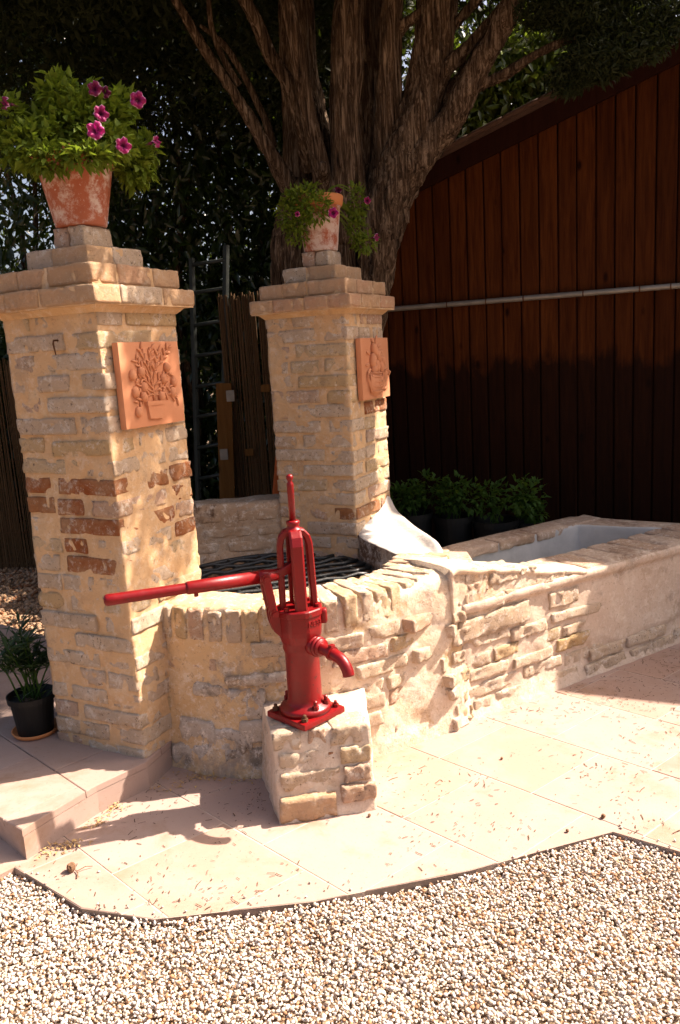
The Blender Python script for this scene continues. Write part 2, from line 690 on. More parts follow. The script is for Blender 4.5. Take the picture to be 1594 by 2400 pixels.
def bark_mat():
    m, t, bs = new_mat("bark")
    b = NB(t)
    p = b.pos((34, 34, 2.6))
    n1 = b.noise(p, 1.6, 8, 0.7, 0.9)
    base = b.ramp(n1, [(0.36, (0.015, 0.008, 0.0045)), (0.5, (0.105, 0.062, 0.035)), (0.64, (0.34, 0.24, 0.16))])
    b.l(base, bs.inputs["Base Color"])
    bs.inputs["Roughness"].default_value = 0.95
    bs.inputs["Specular IOR Level"].default_value = 0.15
    b.bump(n1, 1.0, 0.05, bs)
    return m


M_BARK = bark_mat()
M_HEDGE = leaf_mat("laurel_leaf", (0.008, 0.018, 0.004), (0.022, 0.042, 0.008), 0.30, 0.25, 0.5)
M_CROWN = leaf_mat("cypress_spray", (0.008, 0.012, 0.004), (0.022, 0.028, 0.008), 0.7, 0.08, 0.15)
M_PETLEAF = leaf_mat("petunia_leaf", (0.095, 0.15, 0.012), (0.17, 0.225, 0.024), 0.65, 0.35, 0.25)
M_BASIL = leaf_mat("basil_leaf", (0.022, 0.06, 0.008), (0.045, 0.10, 0.016), 0.6, 0.3, 0.2)
M_OLE = leaf_mat("oleander_leaf", (0.022, 0.05, 0.018), (0.045, 0.08, 0.03), 0.5, 0.2, 0.35)


def petal_mat():
    m, t, bs = new_mat("petunia_petal")
    b = NB(t)
    ca = b.n("Attribute", attribute_name="Col")
    b.l(ca.outputs["Color"], bs.inputs["Base Color"])
    bs.inputs["Roughness"].default_value = 0.6
    tr = b.n("BsdfTranslucent")
    b.l(ca.outputs["Color"], tr.inputs["Color"])
    ms = b.n("MixShader")
    ms.inputs[0].default_value = 0.35
    b.l(bs.outputs[0], ms.inputs[1])
    b.l(tr.outputs[0], ms.inputs[2])
    b.l(ms.outputs[0], t.nodes["Material Output"].inputs["Surface"])
    return m


M_PETAL = petal_mat()


def gravel_mat():
    m, t, bs = new_mat("pebble")
    b = NB(t)
    ca = b.n("Attribute", attribute_name="Col")
    p = b.pos()
    n1 = b.noise(p, 150, 3, 0.6)
    b.l(b.mix(b.ramp(n1, bwf(0.55, 0.75)), ca.outputs["Color"], b.mix(0.4, ca.outputs["Color"], (0.3, 0.2, 0.12))), bs.inputs["Base Color"])
    bs.inputs["Roughness"].default_value = 0.9
    return m


M_GRAVEL = gravel_mat()


def ground_mat():
    m, t, bs = new_mat("gravel_ground")
    b = NB(t)
    p = b.pos()
    v = b.n("TexVoronoi")
    v.inputs["Scale"].default_value = 55
    b.l(p, v.inputs["Vector"])
    col = b.ramp(v.outputs["Color"], [(0.1, (0.09, 0.05, 0.026)), (0.5, (0.22, 0.145, 0.085)), (0.9, (0.40, 0.31, 0.22))])
    n1 = b.noise(p, 1.2, 4, 0.6)
    col = b.mix(b.ramp(n1, bwf(0.4, 0.7)), col, b.mix(0.5, col, (0.14, 0.09, 0.05)))
    b.l(col, bs.inputs["Base Color"])
    bs.inputs["Roughness"].default_value = 0.95
    b.bump(b.ramp(v.outputs["Distance"], [(0.0, (1, 1, 1)), (0.6, (0, 0, 0))]), 1.0, 0.012, bs)
    return m


M_GROUND = ground_mat()
M_NEEDLE = plain_mat("dry_needles", (0.035, 0.018, 0.008), (0.11, 0.06, 0.026), 60, 0.9, 0)
M_LEAFDRY = plain_mat("dry_leaf", (0.35, 0.20, 0.07), (0.50, 0.34, 0.16), 40, 0.9, 0)
M_CONE = plain_mat("cone_scale", (0.10, 0.05, 0.025), (0.20, 0.11, 0.06), 60, 0.9, 0.3, 90)

# ------------------------------------------------------------------ ground
g = obj("ground", [(-60, -60, -0.030), (60, -60, -0.030), (60, 60, -0.030), (-60, 60, -0.030)], [(0, 1, 2, 3)], M_GROUND)
tag(g, kind="structure")

PAVE = [(-1.218, 2.484), (-0.856, 2.197), (-0.621, 2.129), (-0.15, 2.165), (0.336, 2.267), (0.841, 2.429), (1.009, 2.30), (1.55, 1.88), (3.2, 3.2), (3.4, 5.2), (0.5, 6.2), (-1.6, 4.0)]


def clip(poly, cell):
    out = list(poly)
    n = len(cell)
    for i in range(n):
        a, b = cell[i], cell[(i + 1) % n]
        e = (b[0] - a[0], b[1] - a[1])
        inp, out = out, []
        if not inp:
            return []
        side = lambda p: e[0] * (p[1] - a[1]) - e[1] * (p[0] - a[0])
        for k in range(len(inp)):
            p, q = inp[k], inp[(k + 1) % len(inp)]
            sp, sq = side(p), side(q)
            if sp >= 0:
                out.append(p)
            if (sp > 0 and sq < 0) or (sp < 0 and sq > 0):
                t_ = sp / (sp - sq)
                out.append((p[0] + (q[0] - p[0]) * t_, p[1] + (q[1] - p[1]) * t_))
    return out


def parea(p):
    return 0.5 * sum(p[i][0] * p[(i + 1) % len(p)][1] - p[(i + 1) % len(p)][0] * p[i][1] for i in range(len(p)))


def inpoly(X, Y, poly):
    c = np.zeros(len(X), bool)
    n = len(poly)
    for i in range(n):
        x1, y1 = poly[i]
        x2, y2 = poly[(i + 1) % n]
        cond = ((y1 > Y) != (y2 > Y))
        xi = (x2 - x1) * (Y - y1) / (y2 - y1 + 1e-12) + x1
        c ^= cond & (X < xi)
    return c


def slab_mesh(poly, z0, z1, bev=0.004):
    """polygon slab with a small chamfer at its upper edge"""
    P = np.array(poly)
    c = P.mean(0)
    D = P - c
    n = len(P)
    I = c + D * (1 - bev / np.maximum(np.linalg.norm(D, axis=1, keepdims=True), 0.02))
    V = [(x, y, z0) for x, y in P] + [(x, y, z1 - bev * 0.7) for x, y in P] + [(x, y, z1) for x, y in I]
    F = [tuple(range(2 * n, 3 * n))]
    for i in range(n):
        j = (i + 1) % n
        F.append((i, j, n + j, n + i))
        F.append((n + i, n + j, 2 * n + j, 2 * n + i))
    return np.array(V), F


pv = obj("paving", *prism(PAVE, -0.028, -0.0022), M_JOINT)
tag(pv, kind="structure")


def lay_slabs(poly, parent, d1, d2, pitch1, pitch2, z0, z1, off=0.0, gap=0.0030):
    e1 = np.array([math.cos(math.radians(d1)), math.sin(math.radians(d1))])
    e2 = np.array([math.cos(math.radians(d2)), math.sin(math.radians(d2))])
    o = np.array([0.06, 2.67])
    k = 0
    for i in range(-26, 27):
        for j in range(-16, 17):
            s = (j + (0.5 if i % 2 else 0.0)) * pitch2 + off
            a0, a1 = i * pitch1 + gap / 2, (i + 1) * pitch1 - gap / 2
            b0, b1 = s + gap / 2, s + pitch2 - gap / 2
            cell = [tuple(o + e2 * a + e1 * b_) for a, b_ in ((a0, b0), (a1, b0), (a1, b1), (a0, b1))]
            if parea(cell) < 0:
                cell = cell[::-1]
            q = clip(poly, cell)
            if len(q) < 3 or abs(parea(q)) < 0.0008:
                continue
            qq = []
            for p_ in q:
                if not qq or math.hypot(p_[0] - qq[-1][0], p_[1] - qq[-1][1]) > 0.002:
                    qq.append(p_)
            if len(qq) < 3:
                continue
            dz = random.uniform(-0.0012, 0.0012)
            V, F = slab_mesh(qq, z0, z1 + dz)
            obj("slab", V, F, M_SLAB, parent)
            k += 1
    return k


lay_slabs(PAVE, pv, -45, 38, 0.42, 0.42, -0.027, 0.0, 0.13)

# raised step on the left
STEPZ = 0.112
STEP = [(-0.80, 2.885), (-0.949, 2.726), (-1.071, 2.54), (-1.12, 2.46), (-1.62, 2.86), (-2.6, 3.6), (-2.1, 4.75), (-1.0, 3.9), (-0.72, 3.1)]
st = obj("step", *prism([(p[0] * 0.999, p[1] * 1.001) for p in STEP], -0.02, STEPZ - 0.028), M_SLAB)
tag(st, kind="structure")
lay_slabs(STEP, st, -45, 45, 0.36, 0.36, STEPZ - 0.026, STEPZ, 0.1)
# sloping edging slab that runs up to the step
V, F = slab_mesh([(-1.115, 2.462), (-1.625, 2.862), (-1.76, 2.745), (-1.235, 2.338)], -0.028, 0.0)
V[:, 2] += np.where((V[:, 0] < -1.4), 0.095, 0.0)
V[:, 2] += np.where((V[:, 0] < -1.4) & (V[:, 1] > 2.8), 0.012, 0.0)
tag(obj("edging_slab", V, F, M_SLAB), kind="structure")

# gravel of loose pebbles
ICO_V = None


def ico():
    ph = (1 + 5 ** 0.5) / 2
    v = []
    for a in (-1, 1):
        for b_ in (-ph, ph):
            v += [(0, a, b_), (a, b_, 0), (b_, 0, a)]
    v = np.array(v)
    v /= np.linalg.norm(v[0])
    # hull faces
    F = []
    d = np.linalg.norm(v[:, None] - v[None], axis=2)
    e = d < 1.06
    for i in range(12):
        for j in range(i + 1, 12):
            for k in range(j + 1, 12):
                if e[i, j] and e[j, k] and e[i, k]:
                    n = np.cross(v[j] - v[i], v[k] - v[i])
                    F.append((i, j, k) if n @ v[i] > 0 else (i, k, j))
    return v, np.array(F)


ICO_V, ICO_F = ico()


def pebbles(P, size, cols):
    n = len(P)
    q = rng.normal(size=(n, 4))
    q /= np.linalg.norm(q, axis=1, keepdims=True)
    w, x, y, z = q.T
    R = np.stack([np.stack([1 - 2 * (y * y + z * z), 2 * (x * y - z * w), 2 * (x * z + y * w)], 1),
                  np.stack([2 * (x * y + z * w), 1 - 2 * (x * x + z * z), 2 * (y * z - x * w)], 1),
                  np.stack([2 * (x * z - y * w), 2 * (y * z + x * w), 1 - 2 * (x * x + y * y)], 1)], 1)
    sc = np.stack([rng.uniform(0.85, 1.35, n), rng.uniform(0.65, 1.0, n), rng.uniform(0.5, 0.8, n)], 1) * size[:, None]
    V = ICO_V[None] * (1 + rng.uniform(-0.30, 0.26, (n, 12, 1))) * sc[:, None, :]
    V = np.einsum('nij,nkj->nki', R, V)
    V[:, :, 2] *= 0.8
    V += P[:, None, :]
    F = (np.arange(n)[:, None, None] * 12 + ICO_F[None]).reshape(-1, 3)
    C = np.repeat(np.concatenate([cols, np.ones((n, 1))], 1), 12, 0)
    return V.reshape(-1, 3), F, C


def gravel_field(name, x0, x1, y0, y1, sp, avoid, zb, warm=0.0, extra=0.35):
    nx, ny = int((x1 - x0) / sp), int((y1 - y0) / sp)
    X, Y = np.meshgrid(np.arange(nx), np.arange(ny), indexing='ij')
    X = (x0 + (X.ravel() + rng.uniform(-0.1, 1.1, X.size)) * sp)
    Y = (y0 + (Y.ravel() + rng.uniform(-0.1, 1.1, Y.size)) * sp)
    k = int(extra * len(X))
    pick = rng.integers(0, len(X), k)
    Z = np.concatenate([np.full(len(X), zb) + rng.uniform(-0.003, 0.003, len(X)), np.full(k, zb + sp * 0.55) + rng.uniform(-0.003, 0.004, k)])
    X = np.concatenate([X, X[pick] + rng.uniform(-sp, sp, k) * 0.6])
    Y = np.concatenate([Y, Y[pick] + rng.uniform(-sp, sp, k) * 0.6])
    ok = np.ones(len(X), bool)
    for poly in avoid:
        ok &= ~inpoly(X, Y, poly)
    X, Y, Z = X[ok], Y[ok], Z[ok]
    P = np.stack([X, Y, Z + 0.008 * vnoise(np.stack([X, Y, X * 0], 1), 6, 3)], 1)
    n = len(P)
    t_ = rng.uniform(0, 1, n)[:, None]
    t_ = np.clip(t_ + 0.16 * fbm(P, 5, 3, 66)[:, None] + 0.03, 0, 1)
    cols = np.where(t_ < 0.46, np.array([[0.60, 0.53, 0.47]]), np.where(t_ < 0.74, np.array([[0.50, 0.39, 0.29]]), np.where(t_ < 0.90, np.array([[0.46, 0.39, 0.33]]), np.array([[0.33, 0.17, 0.085]]))))
    cols = cols * rng.uniform(0.78, 1.12, (n, 1)) * (np.array([[0.62, 0.45, 0.31]]) if warm else 1.0)  # second field: darker brown pebble colour stands in for shade
    V, F, C = pebbles(P, rng.uniform(0.34, 0.80, n) * sp, cols)
    o = obj(name, V, F, M_GRAVEL, None, cols=C)
    tag(o, kind="stuff")
    return o


grow = [(p[0], p[1]) for p in PAVE]
EDGE = [(-1.115, 2.462), (-1.625, 2.862), (-1.76, 2.745), (-1.235, 2.338)]
o = gravel_field("gravel", -1.9, 2.0, 1.25, 2.75, 0.0098, [grow, STEP, EDGE], -0.019)
tag(o, "pale loose gravel spread in front of the paving", "gravel")
k = 0
P = []
while k < 46:
    i = rng.integers(0, 6)
    a, b_ = np.array(PAVE[i]), np.array(PAVE[i + 1])
    q = a + (b_ - a) * rng.uniform(0, 1)
    nn_ = np.array([-(b_ - a)[1], (b_ - a)[0]]) / np.linalg.norm(b_ - a)
    q = q + nn_ * rng.exponential(0.035)
    P.append((q[0], q[1], 0.0035))
    k += 1
P = np.array(P)
V, F, C = pebbles(P, rng.uniform(0.0025, 0.006, len(P)), np.array([[0.55, 0.47, 0.40]]) * rng.uniform(0.5, 1.1, (len(P), 1)))
tag(obj("stray_pebbles", V, F, M_GRAVEL, None, cols=C), "stray pebbles strewn on the paving along its gravel edge", "pebbles", kind="stuff")
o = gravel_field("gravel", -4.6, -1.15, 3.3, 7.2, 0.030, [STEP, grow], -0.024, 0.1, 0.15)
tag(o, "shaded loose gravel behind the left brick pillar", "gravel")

# ------------------------------------------------------------------ brick pillars
AX = np.array([-0.891, 0.454])      # along the left face, away from the near corner
BX = np.array([0.454, 0.891])       # along the right face
A3, B3 = np.append(AX, 0), np.append(BX, 0)
PW = 0.45
P1C = np.array([-0.809, 2.912])
P2C = np.array([0.081, 4.05])
BTOP = 1.818


def mortar_column(c, z0, z1, w, seed, parent, mat, inset=0.002, name="mortar_core", amp=0.0062, thick=None):
    """square column of mortar with an uneven skin; c is the near corner"""
    n = 44
    S, N = [], []
    dirs = [(A3, -B3), (B3, A3), (-A3, B3), (-B3, -A3)]
    p = np.append(c, 0) - 0
    p = p + (A3 + B3) * inset
    ww = w - 2 * inset
    for d, nn in dirs:
        for i in range(n):
            u = i / n
            S.append(p + d * ww * u)
            e = min(u, 1 - u) * ww
            N.append(nn)
        p = p + d * ww
    S, N = np.array(S), np.array(N, float)
    # soften the corner normals
    Ns = N + 0.6 * (np.roll(N, 1, 0) + np.roll(N, -1, 0))
    Ns /= np.linalg.norm(Ns, axis=1, keepdims=True)
    m = int((z1 - z0) / 0.0105)
    Z = np.linspace(z0, z1, m + 1)
    V = np.repeat(S, m + 1, 0)
    V[:, 2] = np.tile(Z, len(S))
    NN = np.repeat(Ns, m + 1, 0)
    d = fbm(V, 11, 4, seed, 0.55) * amp * 1.7 + fbm(V, 4, 2, seed + 5) * amp * 0.8
    if thick is not None:
        d = d + thick(V)
    V = V + NN * d[:, None]
    F = gridF(len(S), m + 1, True)
    return obj(name, V, F, mat, parent, smooth=True)


def pillar(c, label, seed, redz, z0):
    R = np.random.default_rng(seed)
    ctr = c + (AX + BX) * PW / 2
    t = thing("brick_pillar", label, "pillar", (ctr[0], ctr[1], 0), "brick pillars of the well")
    mortar_column(c, z0, BTOP + 0.01, PW, seed, t, M_MORTAR)
    pitch = 0.0757
    nc = int(round(BTOP / pitch))
    k0 = max(0, int(z0 / pitch))
    BD = 0.13
    corners = [np.append(c, 0), np.append(c, 0) + A3 * PW, np.append(c, 0) + (A3 + B3) * PW, np.append(c, 0) + B3 * PW]
    dirs = [A3, B3, -A3, -B3]
    for k in range(k0, nc):
        z = (k + 0.5) * pitch
        hb = R.uniform(0.058, 0.066)
        for i in range(4):
            d = dirs[i]
            inn = dirs[(i + 1) % 4]
            cc = corners[i]
            full = R.uniform(0.275, 0.300)
            s0 = 0.0 if k % 2 else PW - full
            e = R.normal(0.0034, 0.0020) + (-0.006 if R.random() < 0.16 else 0)
            e += 0.0022 if z < 0.85 else 0.0
            segs = [(s0, full)]
            if R.random() < 0.2:
                h_ = full * R.uniform(0.4, 0.6)
                segs = [(s0, h_ - 0.007), (s0 + h_ + 0.007, full - h_ - 0.007)]
            for s, l in segs:
                mid = cc + d * (s + l / 2) + inn * (BD / 2 - e) + np.array([0, 0, z + R.normal(0, 0.0025)])
                tilt = d + np.array([0, 0, R.normal(0, 0.010)])
                r_ = R.random()
                red = redz(z, i)
                m = M_RED if r_ < red else (M_ROSE if r_ < red + 0.14 else (M_OCHRE if r_ < red + 0.36 else M_PALE))
                brick(t, mid, tilt, (l, BD, hb), m, r=R.uniform(0.003, 0.006), amp=0.0040, seg=(16, 6, 5))
    # corbelled cap courses
    for nm, hs, za, zb in (("cap_brick", 0.283, 1.822, 1.888), ("cap_brick", 0.245, 1.893, 1.964), ("cap_brick", 0.152, 1.970, 2.042), ("cap_brick", 0.077, 2.047, 2.122)):
        hz = zb - za
        zc = (za + zb) / 2
        cor = [ctr + (-AX - BX) * hs, ctr + (AX - BX) * hs, ctr + (AX + BX) * hs, ctr + (-AX + BX) * hs]
        wd_ = min(0.135, hs * 0.98)
        if hs < 0.1:
            for q_ in (-1, 1):
                p = np.append(ctr + AX * q_ * hs / 2, zc)
                brick(t, p, B3, (2 * hs, hs - 0.004, hz), M_ROSE if q_ > 0 else M_PALE, r=0.007, name=nm)
            continue
        for i in range(4):
            d, inn = dirs[i], dirs[(i + 1) % 4]
            L = 2 * hs - wd_
            segs = [(0, L)] if L < 0.2 else ([(0, L * 0.46 - 0.004), (L * 0.46 + 0.004, L * 0.54 - 0.004)] if (i + int(hs * 100)) % 2 else [(0, L * 0.6 - 0.004), (L * 0.6 + 0.004, L * 0.4 - 0.004)])
            if i in (0, 3) and False:
                pass
            for s, l in segs:
                mid = np.append(cor[i], zc) + d * (s + l / 2) + inn * wd_ / 2
                mid[2] += R.normal(0, 0.0012)
                brick(t, mid, d, (l, wd_, hz), M_CAP if R.random() < 0.8 else M_PALE, r=0.007, amp=0.0035, name=nm)
        # mortar bed that fills the joints of the course
        hm = hs - 0.006
        poly = [ctr + (-AX - BX) * hm, ctr + (-AX + BX) * hm, ctr + (AX + BX) * hm, ctr + (AX - BX) * hm]
        obj("mortar_bed", *prism(poly if parea([tuple(p) for p in poly]) > 0 else poly[::-1], za - 0.003, zb - 0.005), M_MORTAR, t)
    # mortar fillet below the cap
    hm = 0.238
    V, F = [], []
    lo = [ctr + (-AX - BX) * 0.228, ctr + (-AX + BX) * 0.228, ctr + (AX + BX) * 0.228, ctr + (AX - BX) * 0.228]
    hi = [ctr + (-AX - BX) * 0.258, ctr + (-AX + BX) * 0.258, ctr + (AX + BX) * 0.258, ctr + (AX - BX) * 0.258]
    V = [np.append(p, BTOP - 0.022) for p in lo] + [np.append(p, BTOP + 0.006) for p in hi]
    obj("mortar_fillet", V, [(i, (i + 1) % 4, 4 + (i + 1) % 4, 4 + i) for i in range(4)] + [(7, 6, 5, 4)], M_MORTAR, t)
    return t, ctr


p1, ctr1 = pillar(P1C, "brick pillar with a potted lemon tree plaque, beside the raised step", 11,
                  lambda z, i: 0.55 if 0.82 < z < 1.20 else (0.12 if 0.5 < z <= 0.82 else 0.02), 0.0)
p2, ctr2 = pillar(P2C, "brick pillar with a fruit basket plaque, standing against the tree", 23,
                  lambda z, i: 0.05, 0.30)
# bent iron hook on the left face of the first pillar
h0 = np.append(P1C, 0) + A3 * 0.185 + np.array([0, 0, 1.71]) - B3 * 0.004
mb = MB().add(*tube([h0, h0 - B3 * 0.022, h0 - B3 * 0.026 - np.array([0, 0, 0.012]), h0 - B3 * 0.020 - np.array([0, 0, 0.05])], [0.0035, 0.0035, 0.0035, 0.0022], 8))
mb.build("hook", M_RUST, p1, smooth=True)

# ------------------------------------------------------------------ terracotta plaques
NR = -A3      # outward normal of the right faces


def plaque_root(c, s0, s1, z0, z1, label):
    base = np.append(c, 0) + B3 * (s0 + s1) / 2
    t = thing("terracotta_plaque", label, "plaque", base + NR * 0.006 + np.array([0, 0, z0]))
    Lw, Hh, T = s1 - s0, z1 - z0, 0.030
    ctr = base + NR * (0.006 + T / 2) + np.array([0, 0, (z0 + z1) / 2])
    V, F = rbox((Lw, T, Hh), 0.004, (6, 3, 6))
    Fm = np.stack([B3, A3, np.array([0, 0, 1.0])], 1)
    obj("tile", V @ Fm.T + ctr, F, M_PLAQUE, t, smooth=False)
    org = base + NR * (0.006 + T) - B3 * Lw / 2 + np.array([0, 0, z0])

    def pt(u, v, h=0.0):     # u,v in 0..1 on the face
        return org + B3 * Lw * u + np.array([0, 0, Hh * v]) + NR * h
    return t, pt


t, pt = plaque_root(P1C, 0.055, 0.400, 1.378, 1.690, "terracotta relief plaque of a lemon tree in a pot, on the near pillar")
mb = MB()
# pot in relief
pot = [(0.36, 0.09), (0.58, 0.07), (0.63, 0.25), (0.34, 0.26)]
for (poly, hh) in ((pot, 0.010), ([(0.32, 0.25), (0.65, 0.24), (0.65, 0.295), (0.32, 0.305)], 0.014)):
    n = len(poly)
    cu, cv = np.mean(poly, 0)
    V = [pt(u, v) for u, v in poly] + [pt(cu + (u - cu) * 0.94, cv + (v - cv) * 0.92, hh) for u, v in poly]
    F = [tuple(range(n, 2 * n))] + [(i, (i + 1) % n, n + (i + 1) % n, n + i) for i in range(n)]
    mb.add(V, F)
mb.build("relief_pot", M_PLAQUE, t)
mb = MB()


def rel_leaf(mb, u, v, ang, L, Wd):
    d = B3 * math.cos(ang) + np.array([0, 0, 1.0]) * math.sin(ang)
    c = pt(u, v, 0.003)
    mb.add(*ellipsoid(c + d * L * 0.5, d, (L * 0.5, Wd * 0.5, 0.006), 8, 5, up=NR))


trunk = [(0.485, 0.29), (0.48, 0.42), (0.47, 0.55), (0.46, 0.66)]
mb.add(*tube([pt(u, v, 0.002) for u, v in trunk], [0.006, 0.005, 0.004, 0.003], 8))
R = random.Random(5)
branches = [((0.485, 0.40), (0.30, 0.48), (0.20, 0.42)), ((0.48, 0.44), (0.36, 0.56), (0.22, 0.58)), ((0.475, 0.52), (0.33, 0.68), (0.25, 0.80)),
            ((0.47, 0.60), (0.38, 0.78), (0.34, 0.92)), ((0.465, 0.64), (0.47, 0.78), (0.50, 0.90)), ((0.48, 0.50), (0.56, 0.70), (0.62, 0.88)),
            ((0.485, 0.44), (0.62, 0.56), (0.76, 0.62)), ((0.485, 0.40), (0.64, 0.46), (0.80, 0.44)), ((0.485, 0.36), (0.68, 0.38), (0.88, 0.30)), ((0.48, 0.38), (0.34, 0.36), (0.22, 0.30)), ((0.55, 0.68), (0.70, 0.80), (0.80, 0.92))]
for br in branches:
    mb.add(*tube([pt(u, v, 0.002) for u, v in br], [0.004, 0.003, 0.002], 6))
    for k in range(7):
        f = 0.25 + 0.75 * k / 6
        a, b_ = (br[0], br[1]) if f < 0.5 else (br[1], br[2])
        w = (f * 2) % 1.0 if f < 1 else 1.0
        u, v = a[0] + (b_[0] - a[0]) * w, a[1] + (b_[1] - a[1]) * w
        ang = math.atan2(b_[1] - a[1], b_[0] - a[0]) + R.uniform(0.4, 1.0) * (1 if k % 2 else -1)
        rel_leaf(mb, u, v, ang, R.uniform(0.022, 0.034), 0.010)
mb.build("relief_branches", M_PLAQUE, t, smooth=True)
for (u, v) in ((0.16, 0.62), (0.30, 0.65), (0.18, 0.42), (0.32, 0.47), (0.30, 0.36), (0.20, 0.19), (0.74, 0.69), (0.66, 0.55), (0.84, 0.50), (0.80, 0.38), (0.60, 0.34)):
    mb = MB().add(*ellipsoid(pt(u, v, 0.005), np.array([0, 0, 1.0]), (0.020, 0.0165, 0.015), 12, 8, up=NR))
    mb.build("relief_lemon", M_PLAQUE, t, smooth=True)

t, pt = plaque_root(P2C, 0.085, 0.432, 1.366, 1.676, "terracotta relief plaque of a fruit basket, on the pillar by the tree")
mb = MB()
V, F = ellipsoid(pt(0.46, 0.28, 0.0), np.array([0, 0, 1.0]), (0.075, 0.085, 0.024), 16, 10, up=NR)
mb.add(V, F)
for k in range(9):
    u = 0.25 + 0.42 * k / 8
    mb.add(*tube([pt(0.46 + (u - 0.46) * 0.75, 0.10, 0.008), pt(u, 0.27, 0.025 - abs(k - 4) * 0.004), pt(0.46 + (u - 0.46) * 1.1, 0.43, 0.010)], 0.004, 6))
for v in (0.14, 0.22, 0.30, 0.38, 0.44):
    mb.add(*tube([pt(0.24, v, 0.004), pt(0.35, v - 0.015, 0.022), pt(0.46, v - 0.02, 0.027), pt(0.57, v - 0.015, 0.022), pt(0.68, v, 0.004)], 0.0035, 6))
mb.add(*tube([pt(0.22, 0.42, 0.006), pt(0.16, 0.46, 0.008), pt(0.14, 0.38, 0.010), pt(0.20, 0.22, 0.010), pt(0.27, 0.10, 0.008)], 0.005, 6))
mb.add(*tube([pt(0.70, 0.42, 0.006), pt(0.78, 0.47, 0.02), pt(0.84, 0.42, 0.028), pt(0.82, 0.36, 0.02)], 0.006, 6))
mb.build("relief_basket", M_PLAQUE, t, smooth=True)
for (u, v, au, L, w) in ((0.40, 0.80, 1.9, 0.036, 0.024), (0.52, 0.70, 2.0, 0.042, 0.026), (0.34, 0.64, 1.4, 0.036, 0.024), (0.46, 0.54, 1.6, 0.034, 0.022), (0.60, 0.52, 1.8, 0.036, 0.024), (0.36, 0.50, 1.2, 0.028, 0.022), (0.66, 0.62, 1.9, 0.026, 0.02)):
    d = B3 * math.cos(au) + np.array([0, 0, 1.0]) * math.sin(au)
    mb = MB().add(*ellipsoid(pt(u, v, 0.010), d, (L, w, 0.020), 12, 8, up=NR))
    mb.build("relief_fruit", M_PLAQUE, t, smooth=True)
mb = MB()
for (u, v, an) in ((0.46, 0.88, 2.4), (0.50, 0.90, 1.1), (0.56, 0.84, 0.3), (0.62, 0.76, 0.1), (0.30, 0.74, 2.9), (0.26, 0.58, 3.3), (0.70, 0.56, 0.2), (0.56, 0.60, 0.8), (0.74, 0.14, 0.2), (0.30, 0.50, 3.6)):
    rel_leaf(mb, u, v, an, 0.05, 0.020)
mb.build("relief_leaves", M_PLAQUE, t, smooth=True)

# ------------------------------------------------------------------ round well
WO = np.array([-0.29, 3.73])
well = thing("brick_well", "round brick well kerb with rowlock brick rim between the two pillars", "well", (WO[0], WO[1], 0))


def arc_pt(r, th, z):
    return np.stack([WO[0] + r * np.cos(th), WO[1] + r * np.sin(th), z], -1)


def bulge(T):
    T = np.asarray(T, float)
    return 0.118 * np.exp(-((T - math.radians(334)) / np.where(T < math.radians(334), 0.27, 0.15)) ** 2)


def kerb_skin():
    th = np.arange(math.radians(228), math.radians(372), 0.0125)
    prof = [(0.815, -0.01), (0.800, 0.08), (0.792, 0.25), (0.784, 0.45), (0.780, 0.58), (0.778, 0.635), (0.765, 0.664), (0.735, 0.676), (0.66, 0.680), (0.59, 0.678), (0.565, 0.665), (0.556, 0.64), (0.555, 0.50), (0.555, 0.28)]
    pts = []
    for i in range(len(prof) - 1):
        a, b_ = np.array(prof[i]), np.array(prof[i + 1])
        n = max(1, int(np.linalg.norm(b_ - a) / 0.011))
        for k in range(n):
            pts.append(a + (b_ - a) * k / n)
    pts.append(np.array(prof[-1]))
    pts = np.array(pts)
    tg = np.gradient(pts, axis=0)
    nr = np.stack([tg[:, 1], -tg[:, 0]], 1)
    nr /= np.linalg.norm(nr, axis=1, keepdims=True)
    T = np.repeat(th, len(pts))
    Rr = np.tile(pts[:, 0], len(th))
    Z = np.tile(pts[:, 1], len(th))
    V = arc_pt(Rr, T, Z)
    NN = np.stack([np.tile(nr[:, 0], len(th)) * np.cos(T), np.tile(nr[:, 0], len(th)) * np.sin(T), np.tile(nr[:, 1], len(th))], 1)
    left = np.clip((math.radians(272) - T) / 0.25, 0, 1)
    top = np.clip((Z - 0.655) / 0.015, 0, 1)
    rt_ = np.clip((T - math.radians(268)) / 0.25, 0, 1) * np.clip((0.66 - Z) / 0.06, 0, 1)
    d = fbm(V, 10, 4, 3, 0.6) * (0.012 + 0.002 * rt_) + fbm(V, 3.5, 2, 9) * 0.006 - 0.002
    # plaster runs thicker over the lower courses beside the near pillar
    low = np.clip((0.40 - Z) / 0.1, 0, 1) * np.clip((Rr - 0.7) / 0.05, 0, 1)
    d += left * low * (0.010 + 0.010 * np.clip(vnoise(V, 7, 21) * 2 + 0.2, -0.7, 1)) + left * top * 0.005
    d -= (1 - left) * low * 0.003
    d += bulge(T) * np.clip((Rr - 0.75) / 0.03, 0, 1) * np.clip((0.69 - Z) / 0.04, 0, 1)
    V = V + NN * d[:, None]
    return V, gridF(len(th), len(pts), False)[:, ::-1]


V, F = kerb_skin()
fc = V[F].mean(1)
fa = np.arctan2(fc[:, 1] - WO[1], fc[:, 0] - WO[0]) % (2 * math.pi)
fmi = ((fa > math.radians(274) + 0.22 * fbm(fc, 7, 4, 13)) | (fa < 1.0)).astype(int)
obj("mortar_core", V, F, [M_MORTAR2, M_LIMED], well, smooth=True, mi=fmi)
R = np.random.default_rng(31)
